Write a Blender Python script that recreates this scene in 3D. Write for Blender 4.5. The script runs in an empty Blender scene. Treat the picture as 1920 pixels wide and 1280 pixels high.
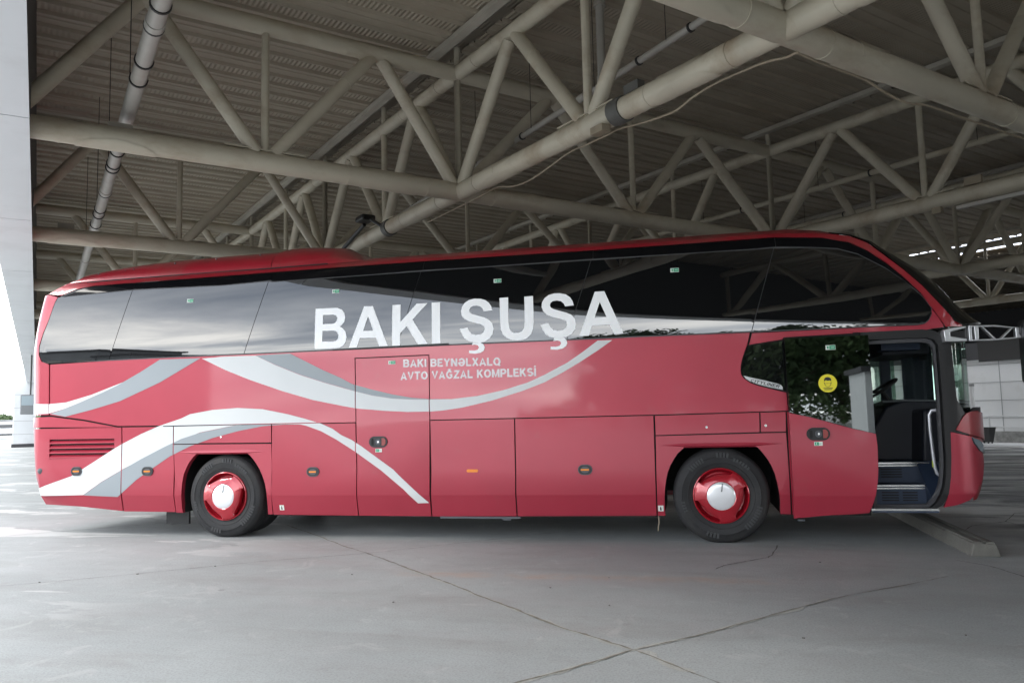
import bpy, bmesh, math, random
from mathutils import Vector, Matrix
random.seed(7)
SC=bpy.context.scene; COL=SC.collection; PI=math.pi; R=math.radians
# ------------------------------------------------------------------ camera, light, sky, exposure
cam=bpy.data.cameras.new('camera'); co=bpy.data.objects.new('camera',cam); COL.objects.link(co)
cam.sensor_width=36; cam.lens=36*1470/1920; cam.clip_end=3000; cam.clip_start=.05
_r,_u,_f=Vector((.97553043,.21857751,-.0237539)),Vector((.04325677,-.08487805,.99545194)),Vector((-.21556722,.97212118,.09225608))
M=Matrix((_r,_u,-_f)).transposed().to_4x4(); M.translation=Vector((5.74736,-9.01254,1.46235)); co.matrix_world=M
SC.camera=co
SUN_EL,SUN_AZ=R(42),R(236)     # compass bearing the light comes from (0 = +Y, clockwise)
w=bpy.data.worlds.new('World'); SC.world=w; w.use_nodes=True
nt=w.node_tree; N=nt.nodes; L=nt.links
bg=N['Background']; bg.inputs['Strength'].default_value=.12
sky=N.new('ShaderNodeTexSky'); sky.sky_type='NISHITA'; sky.sun_disc=False; sky.sun_elevation=SUN_EL; sky.sun_rotation=SUN_AZ
tc=N.new('ShaderNodeTexCoord'); sep=N.new('ShaderNodeSeparateXYZ'); L.new(tc.outputs['Generated'],sep.inputs[0])
mx=N.new('ShaderNodeMath'); mx.operation='MAXIMUM'; mx.inputs[1].default_value=0; L.new(sep.outputs[2],mx.inputs[0])
ad=N.new('ShaderNodeMath'); ad.operation='ADD'; ad.inputs[1].default_value=.16; L.new(mx.outputs[0],ad.inputs[0])
dv=N.new('ShaderNodeVectorMath'); dv.operation='DIVIDE'; L.new(tc.outputs['Generated'],dv.inputs[0]); L.new(ad.outputs[0],dv.inputs[1])
sc_=N.new('ShaderNodeVectorMath'); sc_.operation='MULTIPLY'; sc_.inputs[1].default_value=(.55,1.0,0); L.new(dv.outputs[0],sc_.inputs[0])
no=N.new('ShaderNodeTexNoise'); no.inputs['Scale'].default_value=1.15; no.inputs['Detail'].default_value=7; no.inputs['Roughness'].default_value=.58; no.inputs['Distortion'].default_value=.5
L.new(sc_.outputs[0],no.inputs['Vector'])
rp=N.new('ShaderNodeValToRGB'); e=rp.color_ramp.elements
e[0].position=.34; e[0].color=(5.0,5.7,6.9,1); e[1].position=.68; e[1].color=(24,23.6,22.6,1)
e2=rp.color_ramp.elements.new(.5); e2.color=(11.,11.6,12.4,1)
L.new(no.outputs[0],rp.inputs[0])
mixs=N.new('ShaderNodeMix'); mixs.data_type='RGBA'; mixs.inputs[0].default_value=.88
L.new(sky.outputs[0],mixs.inputs[6]); L.new(rp.outputs[0],mixs.inputs[7])
hz=N.new('ShaderNodeMapRange'); hz.inputs[1].default_value=0; hz.inputs[2].default_value=.45; hz.inputs[3].default_value=1.55; hz.inputs[4].default_value=.85; L.new(mx.outputs[0],hz.inputs[0])   # pale haze brightens low in the overcast
hs=N.new('ShaderNodeVectorMath'); hs.operation='SCALE'; L.new(mixs.outputs[2],hs.inputs[0]); L.new(hz.outputs[0],hs.inputs['Scale']); L.new(hs.outputs[0],bg.inputs[0])
sl=bpy.data.lights.new('sun','SUN'); sl.energy=.55; sl.angle=R(14); sl.color=(1,.96,.9)
so=bpy.data.objects.new('sun',sl); COL.objects.link(so); so.location=(0,0,40)
_d=Vector((math.sin(SUN_AZ)*math.cos(SUN_EL),math.cos(SUN_AZ)*math.cos(SUN_EL),math.sin(SUN_EL)))
so.rotation_euler=_d.to_track_quat('Z','Y').to_euler()
vs=SC.view_settings; vs.view_transform='Standard'; vs.look='None'; vs.exposure=1.36; vs.gamma=1
SC.cycles.use_denoising=True; SC.cycles.max_bounces=8; SC.cycles.diffuse_bounces=5; SC.cycles.glossy_bounces=5; SC.cycles.transparent_max_bounces=12
SC.cycles.sample_clamp_indirect=8
# ------------------------------------------------------------------ materials
MATS={}
def mat(n,col,rough=.5,metal=0.,var=0.,vscale=3.,bump=0.,bscale=30.,spec=None,ior=None,coat=0.,stretch=(1,1,1),dirt=None,dscale=1.2,dlo=.52,dhi=.75,trans=0.,alpha=1.):
    m=bpy.data.materials.new(n); m.use_nodes=True; t=m.node_tree; nd=t.nodes; lk=t.links; b=nd['Principled BSDF']
    b.inputs['Base Color'].default_value=(*col,1); b.inputs['Roughness'].default_value=rough; b.inputs['Metallic'].default_value=metal
    if ior: b.inputs['IOR'].default_value=ior
    if spec is not None: b.inputs['Specular IOR Level'].default_value=spec
    if coat: b.inputs['Coat Weight'].default_value=coat; b.inputs['Coat Roughness'].default_value=.05
    if trans: b.inputs['Transmission Weight'].default_value=trans
    if var or dirt or bump:
        c=nd.new('ShaderNodeTexCoord'); mp=nd.new('ShaderNodeMapping'); mp.inputs['Scale'].default_value=stretch; lk.new(c.outputs['Object'],mp.inputs[0])
    cur=None
    if var:
        x=nd.new('ShaderNodeTexNoise'); x.inputs['Scale'].default_value=vscale; x.inputs['Detail'].default_value=6; lk.new(mp.outputs[0],x.inputs['Vector'])
        r=nd.new('ShaderNodeMapRange'); r.inputs[1].default_value=.3; r.inputs[2].default_value=.7; r.inputs[3].default_value=1-var; r.inputs[4].default_value=1+var; lk.new(x.outputs[0],r.inputs[0])
        h=nd.new('ShaderNodeVectorMath'); h.operation='SCALE'; h.inputs[0].default_value=col; lk.new(r.outputs[0],h.inputs['Scale']); cur=h.outputs[0]
    if dirt:
        x=nd.new('ShaderNodeTexNoise'); x.inputs['Scale'].default_value=dscale; x.inputs['Detail'].default_value=8; x.inputs['Roughness'].default_value=.65; lk.new(mp.outputs[0],x.inputs['Vector'])
        r=nd.new('ShaderNodeMapRange'); r.inputs[1].default_value=dlo; r.inputs[2].default_value=dhi; lk.new(x.outputs[0],r.inputs[0])
        q=nd.new('ShaderNodeMix'); q.data_type='RGBA'; lk.new(r.outputs[0],q.inputs[0])
        if cur: lk.new(cur,q.inputs[6])
        else: q.inputs[6].default_value=(*col,1)
        q.inputs[7].default_value=(*dirt,1); cur=q.outputs[2]
    if cur: lk.new(cur,b.inputs['Base Color'])
    if bump:
        x=nd.new('ShaderNodeTexNoise'); x.inputs['Scale'].default_value=bscale; x.inputs['Detail'].default_value=5; lk.new(mp.outputs[0],x.inputs['Vector'])
        bm=nd.new('ShaderNodeBump'); bm.inputs['Strength'].default_value=bump; bm.inputs['Distance'].default_value=.02; lk.new(x.outputs[0],bm.inputs['Height']); lk.new(bm.outputs[0],b.inputs['Normal'])
    MATS[n]=m; return m
m_red=mat('red_paint',(.375,.026,.050),.34,0.2,coat=.6,var=.04,vscale=2,bump=.035,bscale=1.3,dirt=(.27,.085,.08),dscale=1.6,dlo=.62,dhi=1.1)
m_reddark=mat('red_paint_roof',(.34,.012,.025),.36,.15,coat=.7,var=.06,vscale=2,dirt=(.22,.10,.08),dscale=1.1,dlo=.5,dhi=1.0)
m_white=mat('white_stripe_vinyl',(.60,.615,.615),.4,var=.02,vscale=2)
m_grey=mat('grey_stripe_vinyl',(.27,.30,.32),.4,var=.02,vscale=2)
m_letter=mat('white_lettering_vinyl',(.92,.93,.94),.45)
m_textgrey=mat('pale_grey_lettering_vinyl',(.74,.71,.72),.45)
m_glass=mat('tinted_glass',(.006,.0065,.007),.012,ior=1.85,bump=.012,bscale=.9,stretch=(1,1,2.2))
m_strip=mat('dark_window_edge_band',(.006,.006,.007),.10,ior=1.22)
m_tyremark=mat('sidewall_marking_rubber',(.034,.035,.037),.6)
m_wheelred=mat('wheel_trim_red',(.40,.012,.025),.22,.25,coat=1.)
m_hand=mat('handle_grey',(.07,.075,.085),.45)
m_seam=mat('window_seam_rubber',(.095,.095,.10),.6)
m_rubber=mat('black_rubber',(.014,.014,.015),.55,bump=.1,bscale=60)
m_tyre=mat('tyre_rubber',(.016,.0165,.018),.72,var=.25,vscale=5,dirt=(.042,.040,.036),dscale=3,dlo=.5,dhi=.85,bump=.15,bscale=50)
m_black=mat('black_plastic',(.012,.012,.013),.42,var=.1,vscale=8)
m_hull=mat('dark_underbody',(.012,.012,.012),.8,var=.3,vscale=5)
m_silver=mat('silver_paint',(.66,.67,.69),.3,.75)
m_cap=mat('white_hub_cap',(.80,.81,.83),.22,.35)
m_orange=mat('orange_reflector',(.85,.25,.01),.3)
m_green=mat('green_sticker',(.03,.36,.19),.5)
m_pale=mat('pale_sticker',(.72,.76,.70),.5)
m_yellow=mat('yellow_sticker',(.78,.68,.03),.5)
m_chrome=mat('bright_metal_trim',(.75,.75,.73),.22,.9,var=.1,vscale=6)
m_navy=mat('navy_step_lining',(.025,.04,.075),.55,var=.1,vscale=6)
m_dash=mat('dark_dashboard',(.012,.014,.022),.5,var=.1,vscale=4)
m_pillar=mat('grey_cab_pillar',(.10,.12,.15),.6)
m_steel=mat('grey_painted_tube',(.53,.485,.385),.5,var=.08,vscale=2.2,dirt=(.27,.18,.10),dscale=1.5,dlo=.52,dhi=.86,stretch=(.5,1.2,1.2),bump=.12,bscale=25)
m_weld=mat('weld_seam',(.20,.185,.15),.6)
m_pipe=mat('white_drain_pipe',(.44,.42,.38),.45,var=.06,vscale=4,dirt=(.36,.31,.25),dscale=2.5,dlo=.5,dhi=.9)
m_clip=mat('dark_pipe_clamp',(.04,.04,.04),.5,.4)
m_cable=mat('beige_cable_sheath',(.30,.25,.18),.6,var=.15,vscale=6)
m_clad=mat('white_clad_panel',(.70,.72,.74),.35,var=.03,vscale=.8,dirt=(.52,.53,.53),dscale=.7,dlo=.5,dhi=.9)
m_claddark=mat('dark_panel_edge',(.05,.05,.055),.6)
m_wall=mat('white_wall_panel',(.80,.81,.82),.5,var=.03,vscale=1.,dirt=(.62,.62,.60),dscale=1.1,dlo=.55,dhi=.95)
m_joint=mat('panel_joint',(.36,.37,.38),.7)
m_conc=mat('weathered_concrete',(.13,.127,.112),.85,var=.2,vscale=5,dirt=(.12,.115,.105),dscale=4,dlo=.45,dhi=.7,bump=.5,bscale=30)
m_crack=mat('crack_dirt',(.20,.185,.155),.95,var=.3,vscale=20)
m_crackdark=mat('dark_crack',(.12,.115,.105),.95)
m_mortar=mat('pale_joint_mortar',(.37,.37,.345),.9,var=.12,vscale=9,bump=.4,bscale=40)
m_leafs=[mat('foliage_%s'%n,c,.6,var=.3,vscale=.8) for n,c in (('dark',(.045,.078,.03)),('mid',(.07,.11,.042)),('light',(.10,.14,.055)))]
m_bark=mat('bark',(.10,.075,.05),.9,var=.3,vscale=6,bump=.6,bscale=12)
m_van=mat('white_van_paint',(.72,.73,.74),.3,coat=.5)
m_conc_wall=mat('grey_building_wall',(.22,.23,.24),.7,var=.12,vscale=.4)
m_conc_roof=mat('dark_roof_edge',(.06,.06,.065),.7)
def cab_glass():
    m=bpy.data.materials.new('clear_cab_glass'); m.use_nodes=True; t=m.node_tree; nd=t.nodes; lk=t.links
    for x in list(nd): nd.remove(x)
    o=nd.new('ShaderNodeOutputMaterial'); g=nd.new('ShaderNodeBsdfGlossy'); g.inputs['Roughness'].default_value=.015; g.inputs['Color'].default_value=(.9,.95,.93,1)
    tr=nd.new('ShaderNodeBsdfTransparent'); tr.inputs['Color'].default_value=(.55,.66,.60,1)
    f=nd.new('ShaderNodeFresnel'); f.inputs['IOR'].default_value=1.6; mi=nd.new('ShaderNodeMixShader')
    lk.new(f.outputs[0],mi.inputs[0]); lk.new(tr.outputs[0],mi.inputs[1]); lk.new(g.outputs[0],mi.inputs[2]); lk.new(mi.outputs[0],o.inputs[0]); return m
m_cabglass=cab_glass()
def door_glass_mat():
    m=cab_glass(); m.name='tinted_door_glass'; nd=m.node_tree.nodes
    for x in nd:
        if x.type=='BSDF_TRANSPARENT': x.inputs['Color'].default_value=(.10,.11,.11,1)
        if x.type=='FRESNEL': x.inputs['IOR'].default_value=2.2
    return m
m_doorglass=door_glass_mat()
def deck_mat():
    m=mat('ribbed_roof_deck',(.43,.38,.30),.55,var=.06,vscale=1.2,dirt=(.33,.275,.205),dscale=.8,dlo=.45,dhi=.85)
    t=m.node_tree; nd=t.nodes; lk=t.links; b=nd['Principled BSDF']
    tc=nd.new('ShaderNodeTexCoord'); w=nd.new('ShaderNodeTexWave'); w.wave_type='BANDS'; w.bands_direction='X'; w.inputs['Scale'].default_value=4.6; w.inputs['Distortion'].default_value=0
    lk.new(tc.outputs['Object'],w.inputs['Vector'])
    s=nd.new('ShaderNodeSeparateXYZ'); lk.new(tc.outputs['Object'],s.inputs[0])
    mm=nd.new('ShaderNodeMath'); mm.operation='MODULO'; mm.inputs[1].default_value=.72
    aa=nd.new('ShaderNodeMath'); aa.operation='ADD'; aa.inputs[1].default_value=72.; lk.new(s.outputs[1],aa.inputs[0]); lk.new(aa.outputs[0],mm.inputs[0])
    g=nd.new('ShaderNodeMath'); g.operation='GREATER_THAN'; g.inputs[1].default_value=.07; lk.new(mm.outputs[0],g.inputs[0])
    g2=nd.new('ShaderNodeMath'); g2.operation='LESS_THAN'; g2.inputs[1].default_value=.33; lk.new(mm.outputs[0],g2.inputs[0])
    mu=nd.new('ShaderNodeMath'); mu.operation='MULTIPLY'; lk.new(g.outputs[0],mu.inputs[0]); lk.new(g2.outputs[0],mu.inputs[1])
    m2=nd.new('ShaderNodeMath'); m2.operation='MULTIPLY'; lk.new(mu.outputs[0],m2.inputs[0]); lk.new(w.outputs[1],m2.inputs[1])
    bu=nd.new('ShaderNodeBump'); bu.inputs['Strength'].default_value=1; bu.inputs['Distance'].default_value=.011; lk.new(m2.outputs[0],bu.inputs['Height']); lk.new(bu.outputs[0],b.inputs['Normal'])
    return m
m_deck=deck_mat()
def ground_mat():
    m=bpy.data.materials.new('concrete_apron'); m.use_nodes=True; t=m.node_tree; nd=t.nodes; lk=t.links; b=nd['Principled BSDF']
    tc=nd.new('ShaderNodeTexCoord'); P=tc.outputs['Object']
    def noise(sc,det=6,ro=.55,vec=None,dist=0.):
        x=nd.new('ShaderNodeTexNoise'); x.inputs['Scale'].default_value=sc; x.inputs['Detail'].default_value=det; x.inputs['Roughness'].default_value=ro; x.inputs['Distortion'].default_value=dist; lk.new(vec or P,x.inputs['Vector']); return x.outputs[0]
    def rng(v,a,b_,c=0.,d=1.,cl=True):
        r=nd.new('ShaderNodeMapRange'); r.clamp=cl; r.inputs[1].default_value=a; r.inputs[2].default_value=b_; r.inputs[3].default_value=c; r.inputs[4].default_value=d; lk.new(v,r.inputs[0]); return r.outputs[0]
    def math_(op,a,b_):
        x=nd.new('ShaderNodeMath'); x.operation=op
        for i,v in enumerate((a,b_)):
            if isinstance(v,(int,float)): x.inputs[i].default_value=v
            else: lk.new(v,x.inputs[i])
        return x.outputs[0]
    def mixc(f,a,c):
        q=nd.new('ShaderNodeMix'); q.data_type='RGBA'; lk.new(f,q.inputs[0])
        for i,v in ((6,a),(7,c)):
            if isinstance(v,tuple): q.inputs[i].default_value=(*v,1)
            else: lk.new(v,q.inputs[i])
        return q.outputs[2]
    rot=nd.new('ShaderNodeMapping'); rot.inputs['Rotation'].default_value=(0,0,R(-8)); rot.inputs['Scale'].default_value=(.35,1.3,1); lk.new(P,rot.inputs[0]); PS=rot.outputs[0]
    c=mixc(rng(noise(.45,7,.6),.35,.65),(.325,.345,.345),(.39,.412,.412))
    c=mixc(math_('MULTIPLY',rng(noise(1.1,8,.62,PS,.6),.50,.72),.55),c,(.265,.262,.25))      # damp smears
    c=mixc(math_('MULTIPLY',rng(noise(70,4,.7),.44,.70),.62),c,(.18,.18,.178))            # fine grain
    c=mixc(math_('MULTIPLY',rng(noise(6,7,.72),.52,.72),.42),c,(.25,.247,.24))
    c=mixc(math_('MULTIPLY',rng(noise(2.2,8,.7,None,1.2),.585,.64),.28),c,(.50,.50,.49))
    s=nd.new('ShaderNodeSeparateXYZ'); lk.new(P,s.inputs[0]); X,Y=s.outputs[0],s.outputs[1]
    vo=nd.new('ShaderNodeTexVoronoi'); vo.inputs['Scale'].default_value=1.7; lk.new(P,vo.inputs['Vector'])
    c=mixc(math_('MULTIPLY',rng(vo.outputs['Distance'],.025,.07,.55,0.),rng(noise(.7,3),.5,.6)),c,(.12,.115,.11))      # old oil drips
    # pale peeled coating, left of the coach
    pk=math_('MULTIPLY',rng(noise(.75,9,.62,PS,.4),.545,.56),rng(X,-.4,1.4,1.,0.))
    c=mixc(math_('MULTIPLY',pk,.8),c,(.56,.56,.55))
    # rubbed orange paint line
    ln=math_('MULTIPLY',math_('MULTIPLY',rng(Y,-2.06,-1.96),rng(Y,-1.86,-1.72,1.,0.)),math_('MULTIPLY',rng(X,2.9,3.15),rng(X,6.3,6.6,1.,0.)))
    c=mixc(math_('MULTIPLY',ln,rng(noise(2.6,7,.7),.40,.75,.0,.55)),c,(.50,.29,.17))
    # asphalt ahead of the coach: dark, worn, with glints painted in as pale streaks
    aa=math_('ADD',math_('MULTIPLY',math_('SUBTRACT',X,8.95),.93),math_('MULTIPLY',math_('SUBTRACT',Y,3.),.12))
    ab=math_('MINIMUM',math_('SUBTRACT',Y,3.2),math_('ADD',math_('MULTIPLY',X,.697),math_('SUBTRACT',math_('MULTIPLY',Y,.717),3.)))  # dark ground behind the coach, added to cut light bounced onto the roof
    aa=math_('MAXIMUM',aa,ab)
    am=rng(math_('ADD',aa,math_('MULTIPLY',noise(.8,5),1.6)),.6,1.15)
    mp2=nd.new('ShaderNodeMapping'); mp2.inputs['Scale'].default_value=(.22,1.,1); mp2.inputs['Rotation'].default_value=(0,0,R(12)); lk.new(P,mp2.inputs[0])
    ac=mixc(rng(noise(.95,8,.68,mp2.outputs[0],.8),.47,.60),(.055,.053,.052),(.62,.615,.60))
    c=mixc(am,c,ac)
    lk.new(c,b.inputs['Base Color'])
    lk.new(math_('SUBTRACT',rng(noise(1.6,6,.6,PS),.35,.7,.55,.85),math_('MULTIPLY',am,.22)),b.inputs['Roughness'])
    bu=nd.new('ShaderNodeBump'); bu.inputs['Strength'].default_value=.25; bu.inputs['Distance'].default_value=.01
    lk.new(math_('ADD',noise(120,3,.6),math_('MULTIPLY',noise(3,6,.6),1.5)),bu.inputs['Height']); lk.new(bu.outputs[0],b.inputs['Normal'])
    return m
m_ground=ground_mat()
# ------------------------------------------------------------------ mesh helpers
class MB:
    def __init__(s): s.v=[]; s.f=[]
    def add(s,vs,fs):
        o=len(s.v); s.v+= [tuple(v) for v in vs]; s.f+=[tuple(i+o for i in f) for f in fs]; return s
    def box(s,c,d,m=None):
        x,y,z=[a/2 for a in d]; vs=[Vector((i*x,j*y,k*z)) for k in(-1,1) for j in(-1,1) for i in(-1,1)]
        if m: vs=[m@v for v in vs]
        vs=[v+Vector(c) for v in vs]
        return s.add(vs,[(0,2,3,1),(4,5,7,6),(0,1,5,4),(2,6,7,3),(0,4,6,2),(1,3,7,5)])
    def tube(s,p0,p1,r,n=14,r1=None,cap=True):
        return s.path([p0,p1],r,n,cap,r1)
    def path(s,pts,r,n=10,cap=True,r1=None):
        pts=[Vector(p) for p in pts]; o=len(s.v); k=len(pts); prev=None
        for i,p in enumerate(pts):
            d=(pts[min(i+1,k-1)]-pts[max(i-1,0)]).normalized()
            if prev is None: a=d.cross(Vector((0,0,1))); a=a if a.length>.05 else d.cross(Vector((1,0,0)))
            else: a=prev-d*prev.dot(d)
            a.normalize(); prev=a; b=d.cross(a); rr=r if r1 is None else r+(r1-r)*i/(k-1)
            for j in range(n):
                t=2*PI*j/n; s.v.append(tuple(p+(a*math.cos(t)+b*math.sin(t))*rr))
        for i in range(k-1):
            for j in range(n):
                a=o+i*n+j; b=o+i*n+(j+1)%n; s.f.append((a,b,b+n,a+n))
        if cap: s.f.append(tuple(o+j for j in reversed(range(n)))); s.f.append(tuple(o+(k-1)*n+j for j in range(n)))
        return s
    def lathe(s,prof,c,n=48,axis='Y'):   # prof: (radius, along axis)
        o=len(s.v); k=len(prof)
        for r,h in prof:
            for j in range(n):
                t=2*PI*j/n; a,b=r*math.cos(t),r*math.sin(t)
                s.v.append((c[0]+a,c[1]+h,c[2]+b) if axis=='Y' else (c[0]+a,c[1]+b,c[2]+h))
        for i in range(k-1):
            for j in range(n):
                a=o+i*n+j; b=o+i*n+(j+1)%n; s.f.append((a,b,b+n,a+n))
        return s
    def prism(s,poly,y0,y1):   # polygon in XZ, extruded along Y
        o=len(s.v); n=len(poly)
        s.v+=[(x,y0,z) for x,z in poly]+[(x,y1,z) for x,z in poly]
        s.f+=[tuple(o+i for i in range(n)),tuple(o+n+i for i in reversed(range(n)))]+[(o+i,o+n+i,o+n+(i+1)%n,o+(i+1)%n) for i in range(n)]
        return s
    def build(s,name,m,parent=None,origin=(0,0,0),smooth=30,bevel=0):
        me=bpy.data.meshes.new(name); ox,oy,oz=origin
        me.from_pydata([(x-ox,y-oy,z-oz) for x,y,z in s.v],[],s.f); me.update()
        return finish(me,name,m,parent,smooth,bevel)
def finish(me,name,m,parent,smooth=30,bevel=0):
    bm=bmesh.new(); bm.from_mesh(me); bmesh.ops.recalc_face_normals(bm,faces=bm.faces); bm.to_mesh(me); bm.free()
    if smooth:
        me.polygons.foreach_set('use_smooth',[True]*len(me.polygons)); me.set_sharp_from_angle(angle=R(smooth))
    for q in (m if isinstance(m,(list,tuple)) else [m]): me.materials.append(q)
    o=bpy.data.objects.new(name,me); COL.objects.link(o)
    if parent: o.parent=parent
    if bevel:
        b=o.modifiers.new('bevel','BEVEL'); b.width=bevel; b.segments=2; b.limit_method='ANGLE'; b.angle_limit=R(40)
    return o
def tag(o,label,cat,group=None,kind=None):
    if label: o['label']=label
    if cat: o['category']=cat
    if group: o['group']=group
    if kind: o['kind']=kind
    return o
def thing(name,label,cat,loc=(0,0,0),rz=0,group=None):
    o=bpy.data.objects.new(name,None); COL.objects.link(o); o.location=loc; o.rotation_euler=(0,0,rz); o.empty_display_size=.3
    return tag(o,label,cat,group)
def copy_tree(o,parent=None):
    c=o.copy(); COL.objects.link(c)
    if parent: c.parent=parent
    for ch in list(o.children): copy_tree(ch,c)
    return c
SIDE=[(.2,.085),(.52,.003),(.535,0.),(1.42,0.),(2.30,.010),(2.45,.0125),(2.75,.030),(3.05,.053),(3.245,.072),(3.34,.118),(3.43,.19),(3.52,.33),(3.60,.52),(3.66,.9),(3.68,1.275),(4.2,1.275)]
def side(z):
    if z<=SIDE[0][0]: return SIDE[0][1]
    for (a,ya),(b,yb) in zip(SIDE,SIDE[1:]):
        if z<=b: return ya+(yb-ya)*(z-a)/(b-a)
    return SIDE[-1][1]
FX,FA,FB=8.42,.50,.90      # front corner: start, length, depth
RX0,RA,RB=-2.86,.20,.25     # rear corner
RS=[(.25,.28),(.40,.21),(.55,.15),(.73,.085),(.94,.05),(1.23,.023),(1.59,.01),(1.88,-.004),(2.175,-.017),(2.47,-.03),(2.67,-.022),(2.87,-.001),(3.1,.038),(3.3,.071),(3.38,.081),(3.44,.13),(3.6,.4)]
def rsh(z):
    if z<=RS[0][0]: return RS[0][1]
    for (a,ya),(b,yb) in zip(RS,RS[1:]):
        if z<=b: return ya+(yb-ya)*(z-a)/(b-a)
    return RS[-1][1]
def S(s,z,off=0.):
    y=side(z)-off; RX=RX0+rsh(z)
    if s>FX:
        t=min((s-FX)/FA,1.5708); return (FX+(FA+off)*math.sin(t), y+off+FB-(FB+off)*math.cos(t), z)
    if s<RX:
        t=min((RX-s)/RA,1.5708); return (RX-(RA+off)*math.sin(t), y+off+RB-(RB+off)*math.cos(t), z)
    return (s,y,z)
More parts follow.
